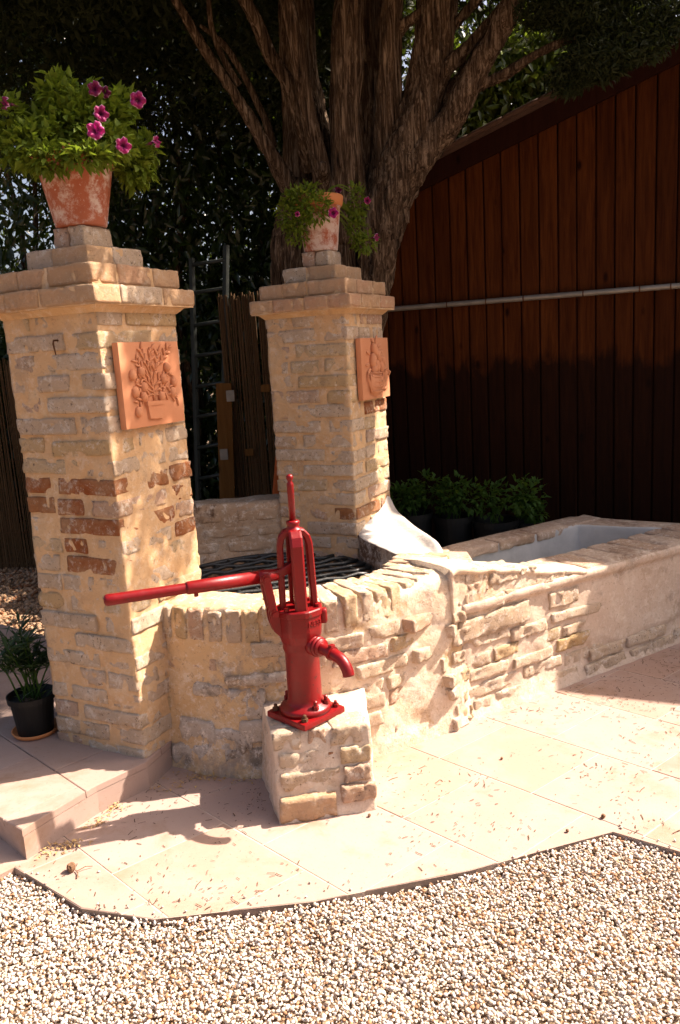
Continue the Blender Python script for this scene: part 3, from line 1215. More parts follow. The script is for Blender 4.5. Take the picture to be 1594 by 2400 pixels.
# rowlock rim
th = math.radians(231)
while th < math.radians(356):
    w = R.uniform(0.054, 0.066)
    dth = (w + R.uniform(0.012, 0.020)) / 0.78
    rad = np.array([math.cos(th), math.sin(th), 0])
    lf = th < math.radians(268)
    e = R.normal(0.001, 0.003)
    Lr = R.uniform(0.235, 0.25)
    c = np.append(WO, 0) + rad * (0.786 + e - Lr / 2)
    hz = R.uniform(0.115, 0.13)
    c[2] = (0.671 if lf else 0.683) + R.normal(0, 0.003) - hz / 2
    m = M_PALE if R.random() < 0.6 else (M_ROSE if R.random() < 0.4 else M_OCHRE)
    brick(well, c, rad + np.array([0, 0, R.normal(0, 0.01)]), (Lr, w, hz), m, r=0.007, amp=0.006, seg=(12, 6, 8))
    th += dth
# stretcher courses below the rim
for k, z in enumerate((0.512, 0.440, 0.368, 0.298, 0.228, 0.158, 0.088, 0.025)):
    th = math.radians(232 + R.uniform(0, 12))
    while th < math.radians(346):
        L = R.uniform(0.15, 0.27)
        dth = (L + R.uniform(0.014, 0.030)) / 0.78
        tm = th + L / 0.78 / 2
        lf = tm < math.radians(270)
        e = R.normal(0.003, 0.004)
        if lf and k >= 2:
            e -= 0.010 if R.random() < 0.7 else 0.0
        if lf and k == 0 and R.random() < 0.6:
            e -= 0.012
        if not lf:
            e += R.uniform(0.001, 0.008) if tm < math.radians(306) else R.uniform(-0.009, -0.002)
        rad = np.array([math.cos(tm), math.sin(tm), 0])
        tan = np.array([-math.sin(tm), math.cos(tm), 0])
        c = np.append(WO, 0) + rad * (0.785 + e + float(bulge(tm)) + (0.006 if not lf else 0) + 0.02 * max(0, 0.2 - z) - 0.055 - 0.012)
        c[2] = z + R.normal(0, 0.005)
        m = M_PALE if R.random() < (0.5 if lf else 0.75) else (M_OCHRE if R.random() < 0.6 else M_ROSE)
        brick(well, c, tan + np.array([0, 0, R.normal(0, 0.02)]), (L, 0.11, R.uniform(0.046, 0.06) if lf else R.uniform(0.054, 0.066)), m, r=0.005, amp=0.0055)
        th += dth
M_STONE = mortar_mat("grey_rubble", (0.40, 0.32, 0.25), (0.50, 0.42, 0.34), dark_tone=(0.22, 0.17, 0.125), st=0.50, pale=(0.60, 0.53, 0.46), gr=0.9)
for (deg, z, L, h_, e) in ((262, 0.30, 0.15, 0.13, 0.016), (267, 0.19, 0.20, 0.10, 0.018), (255, 0.13, 0.22, 0.12, 0.016), (246, 0.17, 0.16, 0.10, 0.017), (243, 0.06, 0.18, 0.10, 0.018), (264, 0.06, 0.26, 0.11, 0.016), (252, 0.345, 0.16, 0.05, 0.012), (265, 0.395, 0.24, 0.04, 0.014)):
    a = math.radians(deg)
    rad = np.array([math.cos(a), math.sin(a), 0])
    c = np.append(WO, 0) + rad * (0.79 + e + 0.03 * max(0, 0.25 - z) - 0.05)
    c[2] = z
    brick(well, c, np.array([-rad[1], rad[0], R.normal(0, 0.06)]), (L, 0.10, h_), M_STONE, r=0.012, amp=0.011, name="stone")
# higher back wall between the pillars
V, F = rbox((0.95, 0.24, 0.88), 0.035, (70, 18, 60))
d = fbm(V + 5.0, 9, 4, 44, 0.6) * 0.018 + fbm(V + 2.0, 3, 2, 45) * 0.014
nv = V / np.linalg.norm(V * np.array([0.4, 1.6, 0.5]), axis=1, keepdims=True)
V = V + nv * d[:, None] * 0.5
ang = math.radians(4)
Rm = np.array([[math.cos(ang), -math.sin(ang), 0], [math.sin(ang), math.cos(ang), 0], [0, 0, 1]])
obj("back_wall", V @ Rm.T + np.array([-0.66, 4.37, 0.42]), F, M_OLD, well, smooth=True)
for (x, z, L, h_) in ((-0.50, 0.62, 0.24, 0.06), (-0.78, 0.62, 0.22, 0.06), (-0.62, 0.70, 0.26, 0.055), (-0.36, 0.70, 0.20, 0.06), (-0.45, 0.79, 0.22, 0.07), (-0.74, 0.79, 0.2, 0.07)):
    brick(well, (x, 4.25 + 0.06 + (x + 0.66) * 0.07, z), (1, 0.07, 0), (L, 0.13, h_), M_OLD, amp=0.006, r=0.014)
# dark shaft lining inside the kerb
thv = np.linspace(0, 2 * math.pi, 60, endpoint=False)
V = np.concatenate([arc_pt(0.60, thv, np.full(60, -0.02)), arc_pt(0.60, thv, np.full(60, 0.52))])
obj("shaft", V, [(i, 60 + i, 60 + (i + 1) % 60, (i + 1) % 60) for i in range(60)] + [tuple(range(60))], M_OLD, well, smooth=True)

# white render flaring from the far pillar's foot to the kerb
ia = [(0.085, 4.06, 0.690), (0.105, 3.97, 0.686), (0.16, 3.84, 0.682), (0.215, 3.72, 0.680), (0.27, 3.58, 0.672), (0.30, 3.50, 0.60)]
ib = [(0.15, 4.185, 0.735), (0.185, 4.14, 0.702), (0.235, 4.02, 0.688), (0.285, 3.84, 0.684), (0.34, 3.60, 0.676), (0.37, 3.50, 0.60)]
ic = [(0.215, 4.315, 0.760), (0.255, 4.275, 0.706), (0.305, 4.16, 0.686), (0.350, 3.95, 0.680), (0.40, 3.64, 0.676), (0.43, 3.53, 0.60)]
idd = [(0.290, 4.460, 0.775), (0.325, 4.430, 0.702), (0.370, 4.33, 0.664), (0.420, 4.12, 0.645), (0.465, 3.74, 0.664), (0.49, 3.60, 0.60)]
ie = [(0.300, 4.475, 0.10), (0.335, 4.44, 0.10), (0.380, 4.34, 0.10), (0.432, 4.13, 0.10), (0.480, 3.75, 0.10), (0.50, 3.60, 0.10)]
rows = []
base_rows = [ia, ib, ic, idd, ie]


def catmull(P, n):
    P = [np.array(p, float) for p in P]
    P = [2 * P[0] - P[1]] + P + [2 * P[-1] - P[-2]]
    out = []
    for i in range(1, len(P) - 2):
        for k in range(n):
            t_ = k / n
            a, b_, c, d = P[i - 1], P[i], P[i + 1], P[i + 2]
            out.append(0.5 * ((2 * b_) + (c - a) * t_ + (2 * a - 5 * b_ + 4 * c - d) * t_ ** 2 + (3 * b_ - a - 3 * c + d) * t_ ** 3))
    out.append(P[-2])
    return out


cols_ = [catmull(r_, 8) for r_ in base_rows]
G = []
for j in range(len(cols_[0])):
    G.append(catmull([c[j] for c in cols_], 8))
G = np.array(G)
nu, nv_ = G.shape[:2]
Vf = G.reshape(-1, 3)
Vf = Vf + np.array([0, 0, 1.0]) * (fbm(Vf, 9, 4, 71) * 0.005)[:, None]
# inner drop to the grate
n0 = len(Vf)
drop = G[:, 0] - np.array([0.0, 0.0, 0.22])
Vf = np.concatenate([Vf, drop])
Ff = [tuple(f) for f in gridF(nu, nv_)] + [(j * nv_, n0 + j, n0 + j + 1, (j + 1) * nv_) for j in range(nu - 1)]
Mi = [0] * (len(Ff) - (nu - 1)) + [1] * (nu - 1)
obj("render_flare", Vf, Ff, [M_WHITE, M_OLD], well, smooth=True, mi=Mi)

# iron grate over the shaft
GC = np.array([-0.36, 3.74])
GR = 0.505
GZ = 0.565
grate = thing("well_grate", "black iron bar grate lying inside the round well", "grate", (GC[0], GC[1], GZ - 0.02))
ring = [np.array([GC[0] + GR * math.cos(a), GC[1] + GR * math.sin(a), GZ]) for a in np.linspace(0, 2 * math.pi, 49)]
obj("ring", *tube(ring, 0.012, 8, cap=False), M_IRON, grate, smooth=True)
for dirn, zoff in ((math.radians(20), 0.006), (math.radians(110), -0.006)):
    d = np.array([math.cos(dirn), math.sin(dirn)])
    nrm = np.array([-d[1], d[0]])
    for q in np.arange(-0.42, 0.43, 0.084):
        hl = math.sqrt(max(GR ** 2 - q ** 2, 0)) - 0.004
        pts = []
        m_ = 13
        for k in range(m_):
            s = -hl + 2 * hl * k / (m_ - 1)
            p = GC + nrm * q + d * s
            wv = 0.008 * math.sin(s / 0.084 * math.pi + q * 37)
            pts.append((p[0], p[1], GZ + zoff + wv))
        obj("bar", *tube(pts, 0.011, 8), M_IRON, grate, smooth=True)

# ------------------------------------------------------------------ water trough
trough = thing("water_trough", "long masonry water trough with pale rendered basin beside the well", "trough", (1.3, 4.1, 0))
N0, E1, F1, F0_ = np.array([0.485, 3.283]), np.array([2.17, 4.36]), np.array([1.43, 4.88]), np.array([0.55, 4.30])
RIM = 0.540


def trough_skin():
    outer = [N0, E1, F1, F0_]
    inner = [np.array([0.66, 3.78]), np.array([1.90, 4.39]), np.array([1.40, 4.66]), np.array([0.66, 4.20])]
    V, sec, NRM = [], [], []
    for s in range(4):
        a, b_ = outer[s], outer[(s + 1) % 4]
        ia_, ib_ = inner[s], inner[(s + 1) % 4]
        L = np.linalg.norm(b_ - a)
        n = int(L / 0.014)
        d = (b_ - a) / L
        nn = np.array([d[1], -d[0]])
        for k in range(n):
            u = k / n
            sec.append((a + (b_ - a) * u, ia_ + (ib_ - ia_) * u, nn, s))
    prof = []
    for z in np.arange(-0.01, RIM - 0.055, 0.014):
        prof.append((0.0, z, 0.0, 1))
    prof += [(0, RIM - 0.050, 0.010, 1), (0, RIM - 0.038, 0.018, 1), (0, RIM - 0.018, 0.020, 1), (0, RIM - 0.004, 0.014, 1)]
    for t_ in np.linspace(0.03, 0.97, 16):
        prof.append((t_, RIM, 0, 2))
    for z in np.arange(RIM - 0.012, 0.22, -0.02):
        prof.append((1.0, z, 0, 3))
    P, NN, kind = [], [], []
    for (po, pi_, nn, s) in sec:
        for (t_, z, e, kd) in prof:
            p = po + (pi_ - po) * t_ + nn * e
            P.append((p[0], p[1], z))
            NN.append((nn[0], nn[1], 0) if kd == 1 else ((0, 0, 1) if kd == 2 else (-nn[0], -nn[1], 0)))
            kind.append(kd)
    P, NN, kind = np.array(P), np.array(NN, float), np.array(kind)
    along = (P[:, :2] - N0) @ ((E1 - N0) / np.linalg.norm(E1 - N0))
    rough = np.where(kind == 1, 1.0, np.where(kind == 2, 0.6, 0.35))
    rough = rough * np.where((kind == 1) & (along > 0.75), 0.6, 1.0)
    d = (fbm(P, 9, 4, 51, 0.6) * 0.014 + fbm(P, 3, 2, 52) * 0.008) * rough
    d += np.where((kind == 1) & (along > 0.7), 0.012 * np.clip((along - 0.7) / 0.2, 0, 1) * np.clip((P[:, 2] - 0.13 - 0.05 * vnoise(P, 5, 8)) / 0.03, 0, 1), 0)
    d += np.where((kind == 1), 0.03 * np.clip((0.12 - P[:, 2]) / 0.12, 0, 1) ** 2, 0)
    P = P + NN * d[:, None]
    F = gridF(len(sec), len(prof), True)
    kq = kind.reshape(len(sec), len(prof))
    mi = []
    for i in range(len(sec)):
        for j in range(len(prof) - 1):
            if kq[i, j + 1] == 3:
                mi.append(2)
            elif kq[i, j + 1] == 2 or kq[i, j] == 2:
                mi.append(1)
            else:
                mi.append(0)
    return P, F, mi


V, F, mi = trough_skin()
M_RIM = mortar_mat("trough_rim", (0.42, 0.30, 0.22), (0.48, 0.36, 0.27), dark_tone=(0.30, 0.20, 0.14), st=0.52)
obj("body", V, F, [M_PLASTER, M_RIM, M_BASIN], trough, smooth=True, mi=mi)
obj("basin_floor", [(0.64, 3.76, 0.235), (1.92, 4.38, 0.235), (1.41, 4.68, 0.235), (0.64, 4.22, 0.235)], [(0, 1, 2, 3)], M_BASIN, trough)
TD = np.append((E1 - N0) / np.linalg.norm(E1 - N0), 0)
TN = np.array([TD[1], -TD[0], 0])
# sloping parapet that joins the kerb to the trough rim
n, m_ = 62, 14
V, F = [], []
for i in range(n):
    s = -0.06 + 0.83 * i / (n - 1)
    u = np.clip(s / 0.76, 0, 1)
    zt = 0.697 - (0.697 - RIM - 0.006) * u
    w = 0.235 * (1 - u) + 0.10
    base = np.append(N0, 0) + TD * s
    prof = [(0.010, RIM - 0.03)]
    for k in range(6):
        prof.append((0.010, RIM - 0.03 + (zt - 0.028 - RIM + 0.03) * (k + 1) / 6))
    prof += [(0.018, zt - 0.022), (0.019, zt - 0.008), (0.008, zt + 0.003), (-0.05, zt + 0.006), (-w * 0.6, zt + 0.002), (-w, zt - 0.012), (-w - 0.05, RIM - 0.04)]
    for (e, z) in prof:
        V.append(base + TN * e + np.array([0, 0, z]))
V = np.array(V)
V = V + TN * (fbm(V, 13, 4, 61, 0.65) * 0.017)[:, None] + np.array([0, 0, 1.0]) * (fbm(V, 8, 4, 62) * 0.012)[:, None] + TD * (fbm(V, 11, 3, 63) * 0.02)[:, None]
F = [tuple(f) for f in gridF(n, m_)] + [tuple(range(m_))]
obj("parapet", V, F, M_LIMED, trough, smooth=True)
R = np.random.default_rng(77)


def trow(s, z, L, h_, e, m, tilt=0.0, d=0.1):
    c = np.append(N0, z) + TD * (s + L / 2) + TN * (e - d / 2)
    brick(trough, c, TD + np.array([0, 0, tilt]), (L, d, h_), m, r=0.005, amp=0.008)


for (s, z, L, h_, e, m, tl) in ((0.02, 0.655, 0.12, 0.060, 0.014, M_PALE, 0.0), (0.03, 0.595, 0.12, 0.05, 0.014, M_ROSE, 0.02), (0.155, 0.620, 0.17, 0.075, 0.014, M_PALE, -0.03), (0.34, 0.612, 0.10, 0.03, 0.018, M_PALE, -0.06),
                                (0.01, 0.515, 0.23, 0.062, 0.016, M_PALE, 0.01), (0.25, 0.520, 0.22, 0.055, 0.014, M_ROSE, 0.0), (0.48, 0.545, 0.16, 0.04, 0.014, M_PALE, -0.04),
                                (-0.02, 0.418, 0.42, 0.10, 0.014, M_PALE, 0.03), (0.53, 0.43, 0.20, 0.08, 0.008, M_PALE, 0.0)):
    trow(s, z, L, h_, e, m, tl)
for (z, L, h_, e) in ((0.668, 0.085, 0.05, 0.020), (0.612, 0.06, 0.045, 0.012), (0.555, 0.09, 0.05, 0.022), (0.488, 0.07, 0.055, 0.030), (0.400, 0.10, 0.075, 0.026), (0.31, 0.07, 0.05, 0.020), (0.22, 0.09, 0.05, 0.024), (0.13, 0.07, 0.05, 0.026), (0.05, 0.1, 0.06, 0.03)):
    trow(-0.06, z, L, h_, e - 0.008, M_PALE if z > 0.3 else M_OCHRE, 0.02, 0.16)
for z in (0.335, 0.265, 0.195, 0.125, 0.055):
    s = R.uniform(-0.03, 0.05)
    while s < 0.72:
        L = R.uniform(0.14, 0.34)
        trow(s, z + R.normal(0, 0.006), L, R.uniform(0.048, 0.062), R.uniform(0.002, 0.014) + 0.05 * max(0, 0.12 - z), M_PALE if R.random() < 0.55 else M_OCHRE, R.normal(0, 0.02))
        s += L + R.uniform(0.012, 0.03)
for (s, z, L) in ((0.80, 0.10, 0.26), (1.08, 0.10, 0.30), (0.76, 0.035, 0.3), (1.10, 0.03, 0.34), (1.45, 0.05, 0.28)):
    trow(s, z, L, 0.055, 0.020 + 0.05 * max(0, 0.1 - z), M_PALE)
# rim bricks laid flat, worn
for s in np.arange(0.86, 1.9, 0.155):
    c = np.append(N0, RIM - 0.022) + TD * s - TN * 0.135
    brick(trough, c, TN, (0.27, R.uniform(0.125, 0.14), 0.055), M_ROSE if R.random() < 0.5 else M_RIM, r=0.012, amp=0.005)
FD = np.append((F1 - F0_) / np.linalg.norm(F1 - F0_), 0)
for s in np.arange(0.12, 1.0, 0.29):
    c = np.append(F0_, RIM - 0.022) + FD * s + np.array([FD[1], -FD[0], 0]) * 0.09
    brick(trough, c, FD, (0.275, 0.15, 0.055), M_ROSE if R.random() < 0.5 else M_RIM, r=0.012, amp=0.006)

# ------------------------------------------------------------------ pump pedestal
ped = thing("brick_pedestal", "low brick pedestal that carries the red hand pump", "pedestal", (-0.16, 2.8, 0))
PB = [np.array(p) for p in ((-0.275, 2.585, 0), (0.070, 2.640, 0), (0.06, 3.02, 0), (-0.385, 2.97, 0))]
PT = [np.array(p) for p in ((-0.290, 2.672, 0.302), (0.060, 2.690, 0.302), (0.055, 3.02, 0.302), (-0.345, 2.98, 0.302))]
V, rows_ = [], 24
per = []
for s in range(4):
    n = 30
    for k in range(n):
        per.append((s, k / n))
for (s, u) in per:
    a0, b0 = PB[s], PB[(s + 1) % 4]
    a1, b1 = PT[s], PT[(s + 1) % 4]
    for j in range(rows_ + 1):
        w = j / rows_
        lo, hi = a0 + (b0 - a0) * u, a1 + (b1 - a1) * u
        V.append(lo + (hi - lo) * w)
V = np.array(V)
cen = np.array([-0.16, 2.83, 0.15])
dd = V - cen
dd[:, 2] = 0
dd /= np.linalg.norm(dd, axis=1, keepdims=True)
V = V + dd * (fbm(V, 12, 4, 81, 0.6) * 0.013)[:, None]
F = [tuple(f) for f in gridF(len(per), rows_ + 1, True)]
ntop = len(V)
V = np.concatenate([V, [np.array([-0.14, 2.84, 0.306])]])
for i in range(len(per)):
    F.append((i * (rows_ + 1) + rows_, ((i + 1) % len(per)) * (rows_ + 1) + rows_, ntop))
obj("mortar_core", V, F, M_PLASTER, ped, smooth=True)
fd = (PB[1] - PB[0]) / np.linalg.norm(PB[1] - PB[0])
fn = np.array([fd[1], -fd[0], 0])


def prow(u0, u1, z, h_, e, m, d=0.12):
    w = z / 0.302
    a = PB[0] + (PT[0] - PB[0]) * w
    b_ = PB[1] + (PT[1] - PB[1]) * w
    a[2] = b_[2] = 0
    L = np.linalg.norm(b_ - a)
    c = a + (b_ - a) * (u0 + u1) / 2 + fn * (e - d / 2)
    c[2] = z
    brick(ped, c, fd + np.array([0, 0, random.uniform(-0.01, 0.02)]), ((u1 - u0) * L - 0.006, d, h_), m, r=0.006, amp=0.006)


prow(0.0, 0.29, 0.272, 0.066, 0.010, M_PALE)
prow(0.345, 0.56, 0.276, 0.062, 0.006, M_ROSE)
prow(0.58, 1.0, 0.276, 0.066, 0.008, M_PALE)
prow(0.03, 0.47, 0.203, 0.060, 0.004, M_PALE)
prow(0.54, 0.62, 0.205, 0.035, 0.006, M_RED)
prow(0.66, 1.0, 0.205, 0.062, 0.010, M_OCHRE)
prow(0.05, 0.66, 0.135, 0.062, 0.006, M_PALE)
prow(0.68, 0.98, 0.140, 0.058, 0.014, M_ROSE)
prow(0.0, 0.60, 0.043, 0.085, 0.016, M_CAP)
prow(0.64, 1.03, 0.072, 0.062, 0.016, M_ROSE)
for (u, z, L) in ((0.3, 0.24, 0.2), (0.55, 0.17, 0.24), (0.4, 0.08, 0.26)):
    a = PB[0] + (PB[3] - PB[0]) * u
    b_ = PT[0] + (PT[3] - PT[0]) * u
    c = a + (b_ - a) * z / 0.302
    sd_ = (PB[3] - PB[0]) / np.linalg.norm(PB[3] - PB[0])
    brick(ped, c + np.array([sd_[1], -sd_[0], 0]) * (0.05), sd_, (L, 0.1, 0.055), M_PALE, r=0.012, amp=0.005)

# ------------------------------------------------------------------ red hand pump
PA = np.array([-0.168, 2.790, 0.306])
pump = thing("hand_pump", "red painted cast iron hand pump with long lever and curved spout", "pump", PA)
SA = math.radians(-45)
HA = math.radians(-162)
S3 = np.array([math.cos(SA), math.sin(SA), 0])
HN = np.array([math.cos(HA), math.sin(HA), 0])
HS = np.array([-HN[1], HN[0], 0])
Z3 = np.array([0, 0, 1.0])


def pz(z):
    return np.array([PA[0], PA[1], z])


def rot_box(c, ax, size, r=0.004, up=(0, 0, 1), seg=(4, 4, 4)):
    V, F = rbox(size, r, seg)
    return V @ frame(ax, up).T + c, F


mb = MB().add(*rot_box(pz(0.322), S3, (0.205, 0.205, 0.026), 0.006, seg=(8, 8, 3)))
base = mb.build("base_plate", M_REDP, pump)
for (i, j) in ((1, 1), (1, -1), (-1, 1), (-1, -1)):
    s2 = np.array([-S3[1], S3[0], 0])
    c = pz(0.336) + S3 * i * 0.078 + s2 * j * 0.078
    hexa = [(c[0] + 0.012 * math.cos(k * math.pi / 3), c[1] + 0.012 * math.sin(k * math.pi / 3)) for k in range(6)]
    mb = MB().add(*prism(hexa, 0.334, 0.346)).add(*lathe([(0.007, 0.0), (0.007, 0.022), (0.004, 0.025)], 10, (c[0], c[1], 0.334)))
    mb.build("bolt", M_RUST if (i, j) in ((1, -1), (-1, -1)) else M_REDP, base)
mb = MB().add(*lathe([(0.094, 0.334), (0.095, 0.348), (0.090, 0.356), (0.072, 0.362), (0.066, 0.370), (0.0625, 0.385), (0.0615, 0.56), (0.066, 0.568), (0.068, 0.578), (0.068, 0.606), (0.070, 0.612)], 40, (PA[0], PA[1], 0)))
barrel = mb.build("barrel", M_REDP, pump, smooth=True)
for a in (-60, -15, 150):
    c = pz(0) + 0.079 * np.array([math.cos(math.radians(a)), math.sin(math.radians(a)), 0])
    hexa = [(c[0] + 0.012 * math.cos(k * math.pi / 3), c[1] + 0.012 * math.sin(k * math.pi / 3)) for k in range(6)]
    mb = MB().add(*prism(hexa, 0.356, 0.372)).add(*lathe([(0.0075, 0.0), (0.0075, 0.018), (0.004, 0.021)], 10, (c[0], c[1], 0.37)))
    mb.build("bolt", M_REDP, barrel)


def oct_ring(r, z, flat=SA):
    # rounded octagon, one flat towards the spout
    out = []
    for k in range(40):
        a = 2 * math.pi * k / 40
        loc = (a - flat + math.pi / 8) % (math.pi / 4) - math.pi / 8
        rr = r * min(1.0 / math.cos(loc), 1.045)
        out.append((PA[0] + rr * math.cos(a), PA[1] + rr * math.sin(a), z))
    return out


prof = [(0.067, 0.600), (0.071, 0.612), (0.076, 0.630), (0.078, 0.648), (0.078, 0.700), (0.083, 0.703), (0.083, 0.722), (0.080, 0.726), (0.0, 0.726)]
V = np.array([p for r_, z in prof for p in oct_ring(max(r_, 0.002), z)])
F = []
for i in range(len(prof) - 1):
    for k in range(40):
        F.append((i * 40 + k, i * 40 + (k + 1) % 40, (i + 1) * 40 + (k + 1) % 40, (i + 1) * 40 + k))
housing = obj("housing", V, F, M_REDP, pump)
for a in (-15, 62, 150, 235):
    c = pz(0) + 0.070 * np.array([math.cos(math.radians(a)), math.sin(math.radians(a)), 0])
    hexa = [(c[0] + 0.009 * math.cos(k * math.pi / 3), c[1] + 0.009 * math.sin(k * math.pi / 3)) for k in range(6)]
    MB().add(*prism(hexa, 0.725, 0.737)).build("bolt", M_REDP, housing)
ear = pz(0.688) + 0.087 * np.array([math.cos(math.radians(-2)), math.sin(math.radians(-2)), 0])
MB().add(*rot_box(ear, (1, 0, 0), (0.026, 0.034, 0.055), 0.008)).build("lug", M_REDP, housing, smooth=True)
# raised casting mark above the spout
cu = bpy.data.curves.new("casting_mark", 'FONT')
cu.body = "NE33"
cu.size = 0.027
cu.extrude = 0.0022
cu.align_x = 'CENTER'
cu.align_y = 'CENTER'
tmp = bpy.data.objects.new("tmp_text", cu)
COL.objects.link(tmp)
dg = bpy.context.evaluated_depsgraph_get()
me = bpy.data.meshes.new_from_object(tmp.evaluated_get(dg))
Vt = np.array([v.co[:] for v in me.vertices])
Ft = [tuple(p.vertices) for p in me.polygons]
bpy.data.objects.remove(tmp)
bpy.data.meshes.remove(me)
sx = np.array([-S3[1], S3[0], 0])
Vt = pz(0.676) + S3 * 0.0785 + np.outer(Vt[:, 0], sx) + np.outer(Vt[:, 1], Z3) + np.outer(Vt[:, 2], S3)
obj("casting_mark", Vt, Ft, M_REDP, housing)

# spout with its threaded collar
sp0 = pz(0.592)
MB().add(*tube([sp0 + S3 * 0.045, sp0 + S3 * 0.088], [0.036, 0.034], 20)).add(*tube([sp0 + S3 * 0.086, sp0 + S3 * 0.092, sp0 + S3 * 0.098], [0.037, 0.038, 0.036], 20)).add(*tube([sp0 + S3 * 0.100, sp0 + S3 * 0.108], [0.033, 0.031], 20)).build("spout_collar", M_REDP, pump, smooth=True)
path = [sp0 + S3 * 0.10 - Z3 * 0.002, sp0 + S3 * 0.14 - Z3 * 0.006, sp0 + S3 * 0.17 - Z3 * 0.012, sp0 + S3 * 0.196 - Z3 * 0.020, sp0 + S3 * 0.216 - Z3 * 0.036, sp0 + S3 * 0.228 - Z3 * 0.055, sp0 + S3 * 0.233 - Z3 * 0.074]
spout = obj("spout", *tube(catmull(path, 3), 0.0205, 20), M_REDP, pump, smooth=True)
MB().add(*tube([sp0 + S3 * 0.150 - Z3 * 0.008, sp0 + S3 * 0.162 - Z3 * 0.010], [0.026, 0.026], 20)).add(*rot_box(sp0 + S3 * 0.157 + Z3 * 0.018, S3, (0.016, 0.02, 0.01), 0.002)).build("clamp", M_REDP, spout)

# four legged guide cage
cage_a = [math.radians(a) for a in (-78, 12, 102, 184)]
CT = 1.000
for a in cage_a:
    d = np.array([math.cos(a), math.sin(a), 0])
    s = np.array([-d[1], d[0], 0])
    pts = [pz(0.724) + d * 0.056, pz(0.80) + d * 0.055, pz(0.90) + d * 0.053, pz(0.955) + d * 0.051, pz(0.982) + d * 0.044, pz(0.998) + d * 0.030, pz(1.004) + d * 0.010]
    hw, ht = 0.0225, 0.012
    V, F = [], []
    for i, p in enumerate(pts):
        q0, q1 = pts[max(i - 1, 0)], pts[min(i + 1, len(pts) - 1)]
        tg = (q1 - q0) / np.linalg.norm(q1 - q0)
        nn = np.cross(s, tg)
        for (x, y) in ((-hw, -ht * 0.6), (-hw * 0.7, -ht), (hw * 0.7, -ht), (hw, -ht * 0.6), (hw, ht * 0.6), (hw * 0.7, ht), (-hw * 0.7, ht), (-hw, ht * 0.6)):
            V.append(p + s * x + nn * y)
    for i in range(len(pts) - 1):
        for k in range(8):
            F.append((i * 8 + k, i * 8 + (k + 1) % 8, (i + 1) * 8 + (k + 1) % 8, (i + 1) * 8 + k))
    F += [tuple(reversed(range(8))), tuple((len(pts) - 1) * 8 + k for k in range(8))]
    obj("cage_leg", V, F, M_REDP, pump)
MB().add(*lathe([(0.030, 0.992), (0.034, 1.002), (0.030, 1.012), (0.021, 1.016), (0.022, 1.026), (0.024, 1.030), (0.024, 1.038), (0.016, 1.041)], 20, (PA[0], PA[1], 0))).build("cage_crown", M_REDP, pump, smooth=True)
rod = MB().add(*lathe([(0.0115, 1.035), (0.0120, 1.165), (0.0120, 1.172), (0.008, 1.178), (0.0085, 1.182), (0.0125, 1.190), (0.0115, 1.199), (0.005, 1.204)], 16, (PA[0], PA[1], 0))).build("guide_rod", M_REDP, pump, smooth=True)
mb = MB().add(*lathe([(0.0095, 0.726), (0.0095, 0.995)], 14, (PA[0], PA[1], 0)))
for (r_, a, b_) in ((0.023, 0.737, 0.765), (0.014, 0.765, 0.785)):
    mb.add(*prism([(PA[0] + r_ * math.cos(k * math.pi / 3 + 0.3), PA[1] + r_ * math.sin(k * math.pi / 3 + 0.3)) for k in range(6)], a, b_))
mb.build("piston_rod", M_REDP, pump)
# crosshead, lever and its swinging links
PV = pz(0.853) + HN * 0.118
LB = pz(0.722) + HN * 0.098
rt = ray(243, 1408)
Lh = (rt[0] / rt[1] * PA[1] - PA[0]) / (HN[0] - rt[0] / rt[1] * HN[1])
TIP = pz(0) + HN * Lh
TIP[2] = CAM_H + rt[2] / rt[1] * TIP[1]
ld = (TIP - PV) / np.linalg.norm(TIP - PV)
IN = pz(0.853 + 0.030) + HN * 0.0
mb = MB().add(*tube([PV - ld * -0.02, PV, PV - ld * 0.05], [0.0245, 0.0245, 0.021], 16)).add(*tube([PV + ld * 0.018, PV + ld * 0.265, PV + ld * 0.272], [0.0240, 0.0228, 0.021], 18))
lever = mb.build("lever_socket", M_REDP, pump, smooth=True)
MB().add(*tube([PV + ld * 0.240 - Z3 * 0.015, PV + ld * 0.240 - Z3 * 0.034], 0.008, 6)).build("set_screw", M_REDP, lever)
hb_ = TIP
obj("lever_bar", *tube([PV + ld * 0.262, PV + ld * 0.275, PV + ld * 0.5, TIP - ld * 0.012, TIP - ld * 0.004, TIP], [0.0175, 0.0185, 0.0195, 0.0205, 0.017, 0.008], 18), M_REDP, pump, smooth=True)
mb = MB()
for q in (-1, 1):
    a0 = PV - ld * 0.045 + HS * q * 0.012
    a1 = IN + HS * q * 0.012 + HN * 0.004
    c = (a0 + a1) / 2
    mb.add(*rot_box(c, a1 - a0, (np.linalg.norm(a1 - a0) + 0.02, 0.010, 0.030), 0.004))
mb.add(*tube([IN - HS * 0.022, IN + HS * 0.022], 0.009, 12)).add(*rot_box(PV - ld * 0.04, ld, (0.03, 0.032, 0.034), 0.006))
mb.build("lever_fork", M_REDP, pump)
for q in (-1, 1):
    a0 = LB + HS * q * 0.030
    a1 = PV + HS * q * 0.030
    mb = MB().add(*rot_box((a0 + a1) / 2, a1 - a0, (np.linalg.norm(a1 - a0) + 0.035, 0.014, 0.030), 0.007, up=HN, seg=(8, 4, 4)))
    lk = mb.build("link", M_REDP, pump, smooth=False)
    mb = MB()
    for p in (a0, a1):
        mb.add(*tube([p + HS * q * 0.004, p + HS * q * 0.012], 0.0155, 16)).add(*tube([p + HS * q * 0.011, p + HS * q * 0.019], 0.010, 6))
    mb.build("pivot_bolt", M_REDP, lk)
